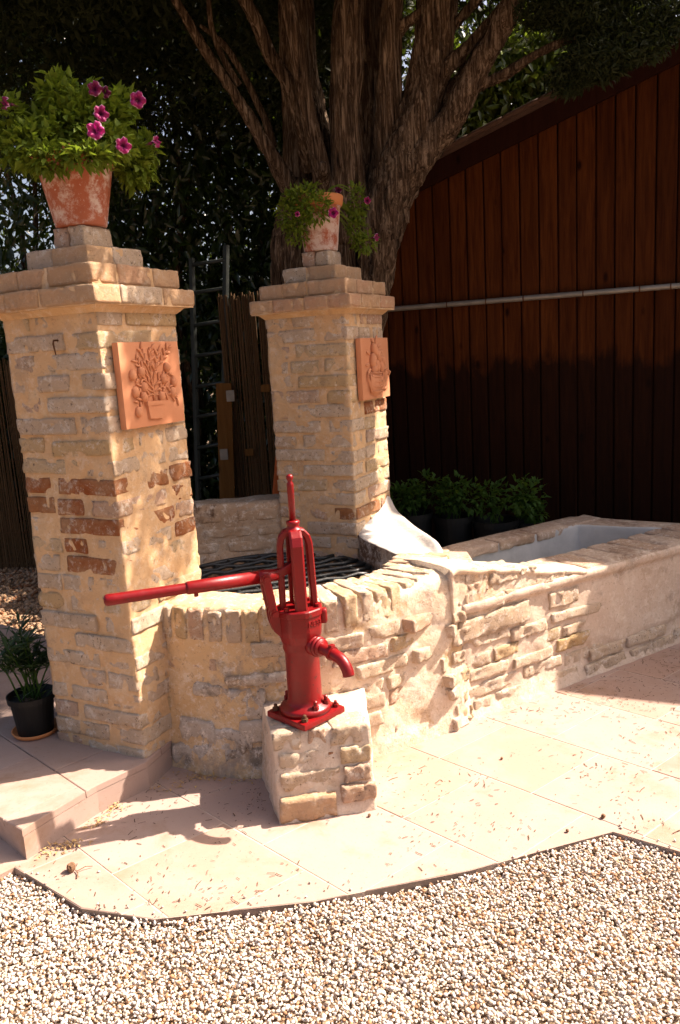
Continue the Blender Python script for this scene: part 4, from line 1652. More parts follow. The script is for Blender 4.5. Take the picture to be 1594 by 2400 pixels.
# bracket arm cast on the side of the housing
mb = MB()
for q in (-1, 1):
    out = [(0.045, 0.606), (0.072, 0.622), (0.100, 0.652), (0.112, 0.690), (0.116, 0.728), (0.108, 0.742), (0.090, 0.742), (0.080, 0.722), (0.076, 0.700), (0.045, 0.690)]
    n = len(out)
    V = [pz(0) + HN * x + Z3 * z + HS * (q * 0.016 - 0.006) for x, z in out] + [pz(0) + HN * x + Z3 * z + HS * (q * 0.016 + 0.006) for x, z in out]
    mb.add(V, [tuple(range(n)), tuple(reversed(range(n, 2 * n)))] + [(i, n + i, n + (i + 1) % n, (i + 1) % n) for i in range(n)])
out = [(0.045, 0.606), (0.072, 0.622), (0.098, 0.652), (0.106, 0.690), (0.076, 0.690), (0.045, 0.680)]
n = len(out)
V = [pz(0) + HN * x + Z3 * z - HS * 0.020 for x, z in out] + [pz(0) + HN * x + Z3 * z + HS * 0.020 for x, z in out]
mb.add(V, [tuple(range(n)), tuple(reversed(range(n, 2 * n)))] + [(i, n + i, n + (i + 1) % n, (i + 1) % n) for i in range(n)])
mb.build("bracket", M_REDP, pump)

# ------------------------------------------------------------------ flower pots with petunias
def blob_leaves(blobs, n_each, L, Wd, droop=0.25, seed=0):
    P, D = [], []
    for (c, r, w) in blobs:
        n = int(n_each * w)
        u = rand_unit(n)
        rad = rng.uniform(0.45, 1.0, n) ** 0.6
        wob = 1 + 0.28 * vnoise(u * 2.3 + np.array(c), 1.7, seed)
        P.append(np.array(c) + u * rad[:, None] * wob[:, None] * np.array(r))
        d = u * 0.8 + rand_unit(n) * 0.7
        d[:, 2] += rng.uniform(-droop, 0.5, n)
        D.append(d)
    P, D = np.concatenate(P), np.concatenate(D)
    N = rand_unit(len(P)) * 0.5 + np.array([0, 0, 1.0])
    n = len(P)
    return leaves(P, D, N, rng.uniform(0.6, 1.25, n) * L, rng.uniform(0.7, 1.2, n) * Wd)


def flower(parent, c, facing, r, dark=0.0):
    f = np.asarray(facing, float)
    f /= np.linalg.norm(f)
    Fm = frame(f, (0.05, 0.1, 1.0))      # columns: facing, side, up
    V, C = [], []
    n = 40
    rings = ((0.10, -0.020), (0.16, -0.006), (0.55, 0.004), (0.85, 0.005), (1.0, 0.000))
    base = np.array([0.48, 0.006, 0.17]) * (1 - dark) + np.array([0.16, 0.004, 0.045]) * dark
    for (q, h_) in rings:
        for k in range(n):
            a = 2 * math.pi * k / n
            lobe = 1 - 0.17 * abs(math.sin(2.5 * a)) ** 6.0 * q if q > 0.5 else 1
            lobe *= 1 + 0.03 * math.sin(11 * a + q * 3)
            rr = r * 0.88 * q * lobe
            hh = h_ + (0.006 * math.sin(5 * a + 1) + 0.003 * math.sin(13 * a)) * q
            V.append(c + Fm @ np.array([hh, rr * math.cos(a), rr * math.sin(a)]))
            vein = 0.82 + 0.18 * abs(math.sin(2.5 * a))
            col = base * vein
            if q < 0.2:
                col = np.array([0.09, 0.004, 0.04])
            if q > 0.95 and math.sin(2.5 * a) ** 2 > 0.35:
                col = np.array([0.72, 0.40, 0.56])
            C.append((*col, 1))
    F = []
    for i in range(len(rings) - 1):
        for k in range(n):
            F.append((i * n + k, i * n + (k + 1) % n, (i + 1) * n + (k + 1) % n, (i + 1) * n + k))
    # tube behind the face
    b0 = len(V)
    for k in range(8):
        a = 2 * math.pi * k / 8
        V.append(c + Fm @ np.array([-0.020, 0.006 * math.cos(a), 0.006 * math.sin(a)]))
        C.append((*base * 0.7, 1))
    for k in range(8):
        a = 2 * math.pi * k / 8
        V.append(c + Fm @ np.array([-0.05, 0.002 * math.cos(a), 0.002 * math.sin(a)]))
        C.append((0.1, 0.16, 0.03, 1))
    for k in range(8):
        F.append((b0 + k, b0 + (k + 1) % 8, b0 + 8 + (k + 1) % 8, b0 + 8 + k))
    return obj("flower", V, F, M_PETAL, parent, smooth=True, cols=C)


def flower_pot(ctr, zb, rb, rt, h_, label, mats, blobs, n_each, L, Wd, flowers, rim=True):
    t = thing("potted_petunia", label, "flower pot", (ctr[0], ctr[1], zb), "petunia pots on the pillars")
    hr = h_ * 0.80
    rr = rb + (rt - rb) * 0.8
    prof = [(rb * 0.96, 0), (rb, 0.006), (rr, hr), (rr + 0.006, hr + 0.002), (rr + 0.012, hr + 0.008), (rt + 0.012, h_ - 0.006), (rt + 0.008, h_), (rt - 0.006, h_), (rt - 0.012, h_ - 0.02), (rr - 0.02, hr)]
    V, F = lathe(prof, 44, (ctr[0], ctr[1], zb), cap=True)
    mi = []
    for i in range(len(prof) - 1):
        mi += [1 if (i >= 3 and mats[1] is not None) else 0] * 44
    mi += [0, 0]
    V = V + np.stack([vnoise(V, 9, 3), vnoise(V, 9, 4), 0 * V[:, 0]], 1) * 0.002
    obj("pot", V, F, [mats[0], mats[1] or mats[0]], t, smooth=True, mi=mi)
    obj("soil", *lathe([(rr - 0.004, hr + 0.004), (rr * 0.5, hr + 0.012), (0.004, hr + 0.016)], 24, (ctr[0], ctr[1], zb)), M_SOIL, t, smooth=True)
    V, F = blob_leaves(blobs, n_each, L, Wd)
    obj("foliage", V, F, M_PETLEAF, t)
    mb = MB()
    top = np.array([ctr[0], ctr[1], zb + h_ * 0.85])
    for (c, r, w) in blobs:
        for k in range(5):
            e = np.array(c) + rand_unit(1)[0] * np.array(r) * 0.7
            mid = (top + e) / 2 + np.array([0, 0, 0.05]) + rand_unit(1)[0] * 0.02
            mb.add(*tube(catmull([top + rand_unit(1)[0] * 0.03 * np.array([1, 1, 0]), mid, e], 4), [0.003] * 9, 5))
    mb.build("stems", M_PETLEAF, t)
    for (px, Yd, fx, r, dk) in flowers:
        c = at(px[0], px[1], Yd)
        flower(t, c, fx, r, dk)
    return t


def blob(px, Y, rx, rz, w=1.0, ry=None):
    c = at(px[0], px[1], Y)
    s = Y / FPX
    return (c, (rx * s, (ry or rx * 0.85) * s, rz * s), w)


flower_pot(ctr1, 2.124, 0.094, 0.146, 0.262, "weathered terracotta pot of magenta petunias spilling over the near pillar", (M_POT1, M_POTRIM),
           [blob((165, 300), 3.20, 85, 62, 1.5), blob((215, 275), 3.25, 75, 60, 1.1), blob((140, 235), 3.18, 42, 48, 0.6), blob((70, 345), 3.10, 68, 48, 0.9), blob((20, 285), 3.12, 42, 46, 0.5),
            blob((110, 375), 3.05, 50, 28, 0.5), blob((250, 335), 3.10, 50, 30, 0.6), blob((315, 385), 3.25, 36, 46, 0.7), blob((345, 350), 3.28, 18, 30, 0.2), blob((280, 260), 3.3, 32, 40, 0.4), blob((205, 368), 3.02, 50, 20, 0.4)],
           520, 0.044, 0.023,
           [((222, 208), 3.12, (-0.1, -1, -0.1), 0.030, 0.7), ((246, 216), 3.16, (0.5, -0.8, -0.1), 0.024, 0.9), ((323, 234), 3.12, (0.35, -1, -0.15), 0.033, 0.25), ((237, 266), 3.02, (0.65, -0.8, 0.0), 0.032, 0.15),
            ((224, 306), 2.98, (0.1, -1, 0.1), 0.036, 0.0), ((289, 341), 3.00, (0.5, -0.9, 0.1), 0.032, 0.05), ((366, 332), 3.2, (0.95, -0.4, 0.1), 0.024, 0.3), ((13, 243), 3.05, (-0.7, -0.7, 0), 0.026, 0.7)])
flower_pot(ctr2, 2.124, 0.086, 0.118, 0.268, "lime streaked terracotta pot of petunias on the pillar before the tree", (M_POT2, M_POTRIM),
           [blob((712, 470), 4.24, 45, 30, 1.0), blob((692, 500), 4.26, 42, 46, 1.1), blob((738, 490), 4.20, 38, 32, 0.8), blob((697, 545), 4.28, 24, 30, 0.5), blob((836, 480), 4.42, 20, 42, 0.6), blob((838, 535), 4.42, 20, 40, 0.5), blob((855, 570), 4.42, 28, 20, 0.4)],
           360, 0.034, 0.016,
           [((781, 499), 4.14, (0.1, -1, 0.0), 0.030, 0.1), ((697, 502), 4.12, (-0.3, -1, 0), 0.016, 0.2), ((861, 470), 4.36, (0.2, -1, 0), 0.022, 0.5), ((882, 556), 4.36, (0.8, -0.6, 0), 0.022, 0.6), ((793, 445), 4.45, (0.1, -1, 0.2), 0.022, 0.9)])

# ------------------------------------------------------------------ tree behind the far pillar
TC = np.array([-0.03, 5.06])
tree = thing("cypress_tree", "old many stemmed tree with fluted brown trunk behind the far pillar", "tree", (TC[0], TC[1], 0))


def bark_skin(V, C, amp, seed):
    Q = V * np.array([1, 1, 0.16])
    D = V - C
    D = D / np.maximum(np.linalg.norm(D, axis=1, keepdims=True), 1e-6)
    return V + D * (fbm(Q, 16, 2, seed, 0.6) * amp + fbm(V * np.array([1, 1, 0.1]), 36, 3, seed + 3, 0.7) * amp)[:, None]


def stem_mesh(pts, n=18, seed=0, sub=11):
    P = catmull([at(p[0], p[1], p[2]) for p in pts], sub)
    rr = np.interp(np.linspace(0, len(pts) - 1, len(P)), range(len(pts)), [p[3] for p in pts])
    V, F = tube(P, list(rr), n)
    C = np.repeat(np.array(P), n, 0)
    amp = np.repeat(rr, n)[:, None] * 0.38
    Q = V * np.array([1, 1, 0.14])
    D = V - C
    D = D / np.maximum(np.linalg.norm(D, axis=1, keepdims=True), 1e-6)
    V = V + D * ((fbm(Q + seed, 13, 2, seed, 0.6) * 0.6 + fbm(V * np.array([1, 1, 0.10]) + seed, 34, 3, seed + 9, 0.7) * 0.75)[:, None] * amp)
    return V, F


# fluted lower trunk
nz_, na = 70, 120
V = []
for i in range(nz_):
    z = 2.62 * i / (nz_ - 1)
    r0 = 0.255 + 0.03 * math.exp(-z * 2.2) + 0.03 * (z / 2.6) ** 2 - 0.16 * max(0, (z - 2.1) / 0.5) ** 2
    for k in range(na):
        a = 2 * math.pi * k / na
        fl = 0.045 * math.sin(5 * a + 0.7) + 0.03 * math.sin(8 * a + z * 0.9) + 0.018 * math.sin(13 * a - z * 1.4)
        V.append((TC[0] + (r0 + fl) * math.cos(a), TC[1] + (r0 + fl) * 0.9 * math.sin(a), z))
V = np.array(V)
C = V.copy()
C[:, 0], C[:, 1] = TC
V = bark_skin(V, C, 0.03, 91)
F = []
for i in range(nz_ - 1):
    for k in range(na):
        F.append((i * na + k, i * na + (k + 1) % na, (i + 1) * na + (k + 1) % na, (i + 1) * na + k))
F.append(tuple((nz_ - 1) * na + k for k in range(na)))
mb = MB().add(V, F)
# the heavy stems that fuse into the trunk
for i, pts in enumerate((
        [(838, 800, 4.95, 0.12), (872, 650, 4.90, 0.115), (890, 550, 4.88, 0.12), (918, 440, 4.86, 0.125), (957, 335, 4.86, 0.12), (994, 217, 4.86, 0.112), (1014, 108, 4.88, 0.105), (1034, -40, 4.88, 0.10)],
        [(775, 600, 5.15, 0.20), (735, 400, 5.18, 0.16), (712, 250, 5.2, 0.125), (700, 120, 5.2, 0.11), (694, -60, 5.2, 0.10)],
        [(850, 560, 5.10, 0.20), (857, 390, 5.1, 0.12), (857, 260, 5.1, 0.095), (857, 87, 5.1, 0.085), (856, -60, 5.1, 0.08)],
        [(815, 560, 4.95, 0.14), (812, 433, 4.86, 0.10), (806, 303, 4.84, 0.085), (810, 173, 4.84, 0.08), (816, 43, 4.84, 0.075), (824, -60, 4.84, 0.07)],
        [(900, 520, 4.95, 0.14), (905, 390, 4.90, 0.09), (909, 260, 4.88, 0.075), (914, 87, 4.88, 0.068), (924, -60, 4.88, 0.06)])):
    mb.add(*stem_mesh(pts, 48, i + 3))
mb.build("trunk", M_BARK, tree, smooth=True)
for i, pts in enumerate((
        [(700, 480, 5.0, 0.065), (667, 416, 4.95, 0.050), (623, 342, 4.9, 0.038), (580, 269, 4.88, 0.032), (530, 190, 4.85, 0.028), (470, 100, 4.85, 0.025), (400, -20, 4.8, 0.022)],
        [(640, 345, 5.05, 0.026), (625, 290, 5.05, 0.023), (600, 235, 5.05, 0.020), (565, 165, 5.05, 0.018), (520, 100, 5.0, 0.016), (470, 60, 5.0, 0.012)],
        [(733, 400, 4.95, 0.06), (710, 300, 4.88, 0.048), (680, 204, 4.86, 0.042), (636, 134, 4.85, 0.038), (602, 56, 4.82, 0.035), (565, -20, 4.8, 0.032)],
        [(765, 470, 4.90, 0.062), (748, 373, 4.80, 0.050), (723, 277, 4.78, 0.045), (701, 156, 4.76, 0.043), (684, 52, 4.75, 0.040), (668, -20, 4.75, 0.038)],
        [(912, 500, 4.9, 0.085), (958, 412, 4.85, 0.085), (1010, 340, 4.80, 0.080), (1068, 258, 4.76, 0.072), (1113, 173, 4.72, 0.066), (1157, 95, 4.68, 0.06), (1215, -20, 4.65, 0.055)],
        [(985, 330, 4.95, 0.09), (1020, 275, 4.92, 0.075), (1078, 205, 4.90, 0.066), (1140, 117, 4.88, 0.060), (1205, 10, 4.86, 0.05)],
        [(1015, 210, 4.85, 0.05), (1045, 165, 4.80, 0.038), (1087, 121, 4.78, 0.034), (1144, 56, 4.75, 0.030), (1205, -15, 4.72, 0.026)],
        [(1022, 130, 4.9, 0.045), (1045, 80, 4.86, 0.032), (1079, 43, 4.84, 0.028), (1130, -15, 4.82, 0.024)],
        [(1095, 215, 4.78, 0.04), (1135, 195, 4.74, 0.030), (1187, 172, 4.70, 0.027), (1260, 126, 4.62, 0.024), (1340, 92, 4.54, 0.020), (1450, 70, 4.45, 0.014)],
        [(925, 80, 4.9, 0.04), (945, 60, 4.86, 0.032), (979, 35, 4.84, 0.028), (1035, -15, 4.82, 0.024)],
        [(560, 200, 4.9, 0.018), (520, 130, 4.9, 0.015), (495, 60, 4.9, 0.013), (488, -10, 4.9, 0.012)])):
    V, F = stem_mesh(pts, 24, i + 20)
    obj("branch", V, F, M_BARK, tree, smooth=True)
# pruned stub on the trunk
s0 = at(757, 395, 4.74)
obj("branch_stub", *tube([s0 + np.array([0, 0.05, -0.03]), s0, s0 + np.array([0.003, -0.015, 0.03])], [0.03, 0.026, 0.018], 12), M_BARK, tree, smooth=True)


def sunproj(P):
    return np.stack([P[:, 0] - SUN[0] * P[:, 2], P[:, 1] - SUN[1] * P[:, 2]], 1)


def crown_points(n):
    c = np.array([-0.15, 5.15])
    a = rng.uniform(0, 2 * math.pi, n)
    r = 2.75 * np.sqrt(rng.uniform(0, 1, n))
    P = np.stack([c[0] + r * np.cos(a), c[1] + r * np.sin(a), np.zeros(n)], 1)
    lo = 3.62 - 0.28 * np.clip(r - 0.9, 0, 1.3) + 0.16 * vnoise(P, 1.9, 5)
    P[:, 2] = lo + rng.uniform(0, 1, n) ** 1.5 * 1.9 * np.sqrt(np.clip(1 - (r / 2.8) ** 2, 0.03, 1))
    return P


CP = crown_points(115000)
# limb that hangs out over the shed
ex = []
for (px, Y, rx, rz, nn) in (((1420, 40), 4.5, 120, 60, 7000), ((1480, 80), 4.4, 110, 60, 7000), ((1400, 140), 4.45, 80, 45, 4500), ((1550, 20), 4.3, 100, 60, 5000), ((1330, 190), 4.5, 50, 30, 1200), ((1300, 20), 4.6, 90, 35, 2500)):
    c = at(px[0], px[1], Y)
    ex.append(c + rand_unit(nn) * (rng.uniform(0, 1, nn) ** 0.5)[:, None] * np.array([rx, rx * 0.8, rz]) * Y / FPX)
ex.append(np.array([2.15, 4.62, 3.55]) + rand_unit(7000) * (rng.uniform(0, 1, 7000) ** 0.4)[:, None] * np.array([0.55, 0.35, 0.22]))  # unseen leaf clump added out of view to shade the far pillar
CP = np.concatenate([CP] + ex)
G = sunproj(CP)
gn = vnoise(np.stack([G[:, 0], G[:, 1], G[:, 0] * 0], 1), 5.0, 12) * 0.06
corner = 2.912 + 0.264 * (G[:, 0] + 0.81)
lit = (G[:, 0] > -1.40 + gn) & (G[:, 1] < 3.62)
thr = np.where(G[:, 0] < -2.35, 0.105, np.where(G[:, 0] < -2.0, 0.06, 0.012))
lit |= (G[:, 1] < corner + thr + gn * 0.35)
edge2 = 4.27 + 0.264 * (G[:, 0] - 0.204)
lit |= (G[:, 0] > -0.50 + gn) & (G[:, 1] < 4.40)
lit |= (G[:, 0] > -1.02 + gn) & (G[:, 1] > edge2 + gn * 0.4) & (G[:, 1] < 4.45)
lit |= (G[:, 0] < -1.7) & (np.abs(G[:, 1] - 5.6 + gn * 3) < 0.16)
# small sun gaps on the upper right face of the far pillar
lit |= (np.hypot(G[:, 0] + 1.32, G[:, 1] - 3.88) < 0.05)
lit |= (CP[:, 0] > 0.75) & (CP[:, 1] > 5.45) & (CP[:, 2] < 4.7)
CP = CP[~lit]  # crown shape cut along the sun rays to set what stays lit
n = len(CP)
big = (CP[:, 2] > 4.0) & (rng.random(n) < 0.35)  # oversized unseen leaves added high up to close sun leaks
D = rand_unit(n) + np.array([0, 0, -0.25])
V, F = leaves(CP, D, rand_unit(n), rng.uniform(0.05, 0.10, n) * np.where(big, 2.4, np.where(CP[:, 2] < 3.5, 0.6, 1)), rng.uniform(0.018, 0.034, n) * np.where(big, 3.0, np.where(CP[:, 2] < 3.5, 0.4, 1)))
obj("crown", V, F, M_CROWN, tree)

# ------------------------------------------------------------------ evergreen hedge behind
def hedge_points(n, x0, x1, y0, y1, z0, z1, thr, seed):
    P = np.stack([rng.uniform(x0, x1, n), rng.uniform(y0, y1, n), rng.uniform(z0, z1, n)], 1)
    q = fbm(P * np.array([1, 0.25, 0.6]), 1.6, 3, seed)
    thin = (P[:, 0] < -2.1) & (P[:, 2] > 2.1) & (P[:, 2] < 3.5) & (rng.random(len(P)) < 0.55)
    return P[(q < thr) & ~thin]


HP = np.concatenate([hedge_points(36000, -7.2, -4.4, 6.9, 8.4, 0.0, 5.0, 0.4, 6), hedge_points(92000, -4.6, 0.6, 6.9, 8.6, 0.0, 5.2, 0.30, 7), hedge_points(30000, -4.6, 0.6, 8.0, 9.2, 0.0, 2.4, 0.6, 9), hedge_points(22000, 0.4, 4.2, 7.0, 8.4, 1.8, 5.2, 0.34, 8)])
n = len(HP)
D = rand_unit(n) * 0.8 + np.array([0, -0.2, -0.7])
V, F = leaves(HP, D, rand_unit(n) + np.array([0, -0.4, 0.3]), rng.uniform(0.08, 0.15, n), rng.uniform(0.03, 0.055, n))
hedge = thing("laurel_hedge", "tall dark evergreen hedge rising behind the well and shed", "hedge", (-1.5, 7.6, 0))
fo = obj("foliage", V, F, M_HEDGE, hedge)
fo["kind"] = "stuff"
for i in range(26):
    x = rng.uniform(-4.4, 0.4)
    y = rng.uniform(7.2, 8.2)
    pts = [np.array([x, y, 0.0])]
    for k in range(5):
        pts.append(pts[-1] + np.array([rng.normal(0, 0.14), rng.normal(0, 0.08), 0.95]))
    obj("trunk", *tube(catmull(pts, 3), list(np.linspace(0.045, 0.012, 16)), 7), M_BARK, hedge, smooth=True)

shrub = thing("laurel_shrub", "sunlit yellow green laurel showing above the shed roof beside the tree", "shrub", (1.4, 7.0, 0))
M_SUNLEAF = leaf_mat("laurel_sunlit", (0.07, 0.10, 0.012), (0.13, 0.16, 0.025), 0.3, 0.35, 0.5)  # brighter copy of the laurel leaf, sunlight put into its colour
P = np.concatenate([at(px, py, Y) + rand_unit(nn) * (rng.uniform(0, 1, nn) ** 0.45)[:, None] * np.array([rx, 0.35, rz]) for (px, py, Y, rx, rz, nn) in ((1120, 260, 6.9, 0.55, 0.6, 2600), (1230, 200, 6.9, 0.5, 0.6, 2400), (1340, 130, 6.9, 0.5, 0.55, 2000), (1020, 330, 7.0, 0.4, 0.5, 1400))])
V, F = leaves(P, rand_unit(len(P)) + np.array([0, -0.2, -0.3]), rand_unit(len(P)) + np.array([0.4, -0.3, 0.5]), rng.uniform(0.07, 0.12, len(P)), rng.uniform(0.03, 0.05, len(P)))
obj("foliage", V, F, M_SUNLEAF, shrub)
for x in (0.9, 1.3, 1.8):
    obj("stem", *tube([(x, 7.0, 0), (x + 0.05, 7.02, 2.0), (x + 0.2, 6.95, 3.8)], [0.04, 0.03, 0.015], 7), M_BARK, shrub, smooth=True)

# ------------------------------------------------------------------ plank shed
W0 = np.array([1.4, 5.5, 0])
SD = np.array([math.cos(math.radians(-24)), math.sin(math.radians(-24)), 0])
SN = np.array([SD[1], -SD[0], 0])
shed = thing("plank_shed", "dark red brown shed of upright boards behind the trough", "shed", W0)


def rake(t_):
    return 3.062 + 0.315 * t_ if t_ < 1.0 else 3.377 - 0.315 * (t_ - 1.0)


k = 0
t_ = -1.66
while t_ < 2.2:
    w = 0.1185 + random.uniform(-0.004, 0.004)
    e = random.uniform(-0.004, 0.004)
    T = 0.022
    a, b_ = t_ + 0.004, t_ + w - 0.004
    ch = 0.006
    prof = [(a, -T), (a, -ch), (a + ch, 0), (b_ - ch, 0), (b_, -ch), (b_, -T)]
    n = len(prof)
    V = [W0 + SD * s + SN * (q + e) + Z3 * 0.02 for s, q in prof] + [W0 + SD * s + SN * (q + e) + Z3 * (rake(s) - 0.06) for s, q in prof]
    F = [tuple(reversed(range(n))), tuple(range(n, 2 * n))] + [(i, (i + 1) % n, n + (i + 1) % n, n + i) for i in range(n)]
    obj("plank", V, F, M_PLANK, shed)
    t_ += w
    k += 1
# backing behind the joints, so the gaps stay dark
V = [W0 + SD * s + SN * -0.026 + Z3 * z for s, z in ((-1.66, 0), (2.2, 0), (2.2, rake(2.2) - 0.08), (1.0, rake(1.0) - 0.08), (-1.66, rake(-1.66) - 0.08))]
V = V + [v - SN * 0.05 for v in V]
obj("backing", V, [(0, 1, 2, 3, 4), (9, 8, 7, 6, 5)] + [(i, 5 + i, 5 + (i + 1) % 5, (i + 1) % 5) for i in range(5)], M_FASCIA, shed)


def slope_beam(t0, t1, q0, q1, zo0, zo1, mat, name, par=None):
    V = []
    for tt in (t0, t1):
        for q in (q0, q1):
            for zo in (zo0, zo1):
                V.append(W0 + SD * tt + SN * q + Z3 * (rake(tt) + zo))
    return obj(name, V, [(0, 1, 3, 2), (4, 6, 7, 5), (0, 4, 5, 1), (2, 3, 7, 6), (0, 2, 6, 4), (1, 5, 7, 3)], mat, par or shed)


slope_beam(-1.80, 1.0, 0.03, 0.055, -0.165, -0.03, M_FASCIA, "fascia_board")
slope_beam(1.0, 2.2, 0.03, 0.055, -0.165, -0.03, M_FASCIA, "fascia_board")
rf = slope_beam(-1.85, 1.0, -2.4, 0.06, -0.028, 0.0, M_ROOF, "roof")
slope_beam(1.0, 2.25, -2.4, 0.06, -0.028, 0.0, M_ROOF, "roof")
# pantile ends along the verge
for i in range(12):
    tt = -1.78 + i * 0.225
    c = W0 + SD * (tt + 0.11) + SN * 0.02 + Z3 * (rake(tt + 0.11) + 0.012)
    ax = SD + Z3 * 0.315
    V, F = rbox((0.25, 0.16, 0.028), 0.01, (5, 5, 2))
    obj("roof_tile", V @ frame(ax, (0, 0, 1)).T + c, F, M_ROOF, rf, smooth=True)
# galvanised pipe across the boards
pa, pb = W0 + SD * -1.2 + SN * 0.04 + Z3 * 1.894, W0 + SD * 2.2 + SN * 0.04 + Z3 * 1.894
pipe = obj("pipe", *tube([pa + (pb - pa) * f for f in np.linspace(0, 1, 20)], 0.0175, 14), M_GALV, shed, smooth=True)
for s in (-0.35, -0.1, 0.28, 0.62, 0.80, -0.62):
    c = W0 + SD * s + SN * 0.04 + Z3 * 1.894
    obj("rust_band", *tube([c - SD * 0.004, c + SD * 0.004], 0.0185, 14), M_RUST, pipe, smooth=True)
# side wall running back
V = [W0 + SD * -1.64 + SN * -0.03, W0 + SD * -1.64 + SN * -2.4]
V = [V[0], V[1], V[1] + Z3 * (rake(-1.64) - 0.05), V[0] + Z3 * (rake(-1.64) - 0.05)]
V = V + [v + SD * 0.03 for v in V]
obj("side_wall", V, [(0, 1, 2, 3), (7, 6, 5, 4), (0, 4, 5, 1), (1, 5, 6, 2), (2, 6, 7, 3), (3, 7, 4, 0)], M_FASCIA, shed)

# unseen house, added so its eave throws the straight shadow over the trough
house = thing("unseen_house", "unseen house added beside the plank shed to throw the eave shadow", "house", W0 + SD * 4.4)


def hbox(t0, t1, q0, q1, z0, z1):
    V = []
    for tt in (t0, t1):
        for q in (q0, q1):
            for z in (z0, z1):
                V.append(W0 + SD * tt + SN * q + Z3 * z)
    return V, [(0, 1, 3, 2), (4, 6, 7, 5), (0, 4, 5, 1), (2, 3, 7, 6), (0, 2, 6, 4), (1, 5, 7, 3)]


obj("wall", *hbox(2.26, 6.6, -3.5, -0.25, 0, 3.15), M_PLASTER, house)
V, F = hbox(2.22, 6.8, -3.7, 0.10, 3.16, 3.30)
V = np.array(V)
obj("eave", V, F, M_ROOF, house)
V = [W0 + SD * tt + SN * q + Z3 * z for tt in (2.22, 6.8) for q, z in ((0.09, 3.305), (-1.8, 4.0), (-3.7, 3.305))]
obj("roof", V, [(0, 1, 4, 3), (1, 2, 5, 4), (0, 2, 1), (3, 4, 5), (0, 3, 5, 2)], M_ROOF, house)
obj("door", *hbox(3.4, 4.3, -0.24, -0.20, 0.0, 2.1), M_FASCIA, house)

# ------------------------------------------------------------------ potted herbs by the shed
def herb(px, Y, r, h_, lab, seed, hs=0.20):
    R = np.random.default_rng(seed)
    c = at(px[0], px[1], Y)
    zr = c[2]
    t = thing("potted_herb", lab, "potted plant", (c[0], c[1], 0), "herb pots along the shed")
    V, F = lathe([(r * 0.80, 0.0), (r * 0.98, zr - 0.04), (r * 1.05, zr - 0.04), (r * 1.06, zr), (r * 1.0, zr), (r * 0.95, zr - 0.05)], 28, (c[0], c[1], 0))
    obj("pot", V, F, M_PLASTIC, t, smooth=False)
    bl = []
    for q in range(5):
        bl.append((np.array([c[0] + R.normal(0, r * 0.5), c[1] + R.normal(0, r * 0.4), zr + hs * R.uniform(0.35, 0.75)]), (r * 0.62, r * 0.6, hs * 0.42), 1.0))
    V, F = blob_leaves(bl, 75, 0.050, 0.028, 0.4, seed)
    obj("foliage", V, F, M_BASIL, t)
    mb = MB()
    for q in range(8):
        e = np.array([c[0] + R.normal(0, r * 0.5), c[1] + R.normal(0, r * 0.5), zr + hs * R.uniform(0.3, 0.9)])
        mb.add(*tube([np.array([c[0] + R.normal(0, 0.03), c[1] + R.normal(0, 0.03), zr - 0.05]), e], 0.003, 5))
    mb.build("stems", M_BASIL, t)


herb((965, 1200), 5.05, 0.13, 0, "bushy green herb in black pot tucked behind the far pillar", 1, 0.18)
herb((1062, 1207), 5.00, 0.12, 0, "tall green herb in black pot, middle one along the shed", 2, 0.24)
herb((1160, 1216), 4.95, 0.14, 0, "wide green herb in black pot behind the trough's rim", 3, 0.24)
herb((1236, 1220), 4.98, 0.09, 0, "small sparse herb in black pot at the end of the herb row", 4, 0.13)

# ------------------------------------------------------------------ things behind the well
lad = thing("metal_ladder", "grey green metal ladder leaning in the dark behind the well", "ladder", (-1.05, 6.05, 0))
lb, lt = at(466, 1190, 6.25), at(449, 605, 6.35)
rb_, rt_ = at(524, 1190, 5.95), at(530, 575, 6.05)
l0 = lb + (lb - lt) * (lb[2] / (lt[2] - lb[2]))
r0_ = rb_ + (rb_ - rt_) * (rb_[2] / (rt_[2] - rb_[2]))
for a, b_ in ((l0, lt), (r0_, rt_)):
    mid = (a + b_) / 2
    V, F = rbox((np.linalg.norm(b_ - a), 0.028, 0.055), 0.004, (3, 3, 3))
    obj("rail", V @ frame(b_ - a, (0.6, -0.8, 0)).T + mid, F, M_LADDER, lad)
for py in (620, 684, 758, 829, 901, 972, 1046, 1120):
    fl = (py - 605) / (1190 - 605)
    a = lt + (lb - lt) * fl
    fr = (py - 12 - 575) / (1190 - 575)
    b_ = rt_ + (rb_ - rt_) * fr
    obj("rung", *tube([a, b_], 0.014, 8), M_LADDER, lad, smooth=True)


def reed_screen(x0, x1, y0, y1, z1, label, n, zb=0.0):
    t = thing("reed_screen", label, "reed screen", ((x0 + x1) / 2, (y0 + y1) / 2, zb), "reed screens")
    mb = MB()
    for i in range(n):
        f = (i + rng.uniform(-0.2, 0.2)) / n
        x, y = x0 + (x1 - x0) * f, y0 + (y1 - y0) * f + rng.uniform(-0.006, 0.006)
        r = rng.uniform(0.0035, 0.0065)
        dx = rng.normal(0, 0.012)
        mb.add(*tube([(x, y, zb + 0.004), (x + dx * 0.5, y, zb + z1 * 0.5), (x + dx, y, zb + z1 + rng.normal(0, 0.012))], r, 5))
    r_ = mb.build("reeds", M_REED, t)
    r_["kind"] = "stuff"
    for z in (0.3, 0.9, 1.5):
        obj("binding_wire", *tube([(x0, y0 - 0.010, zb + z), ((x0 + x1) / 2, (y0 + y1) / 2 - 0.010, zb + z + 0.004), (x1, y1 - 0.010, zb + z)], 0.002, 5), M_RUST, t)
    return t


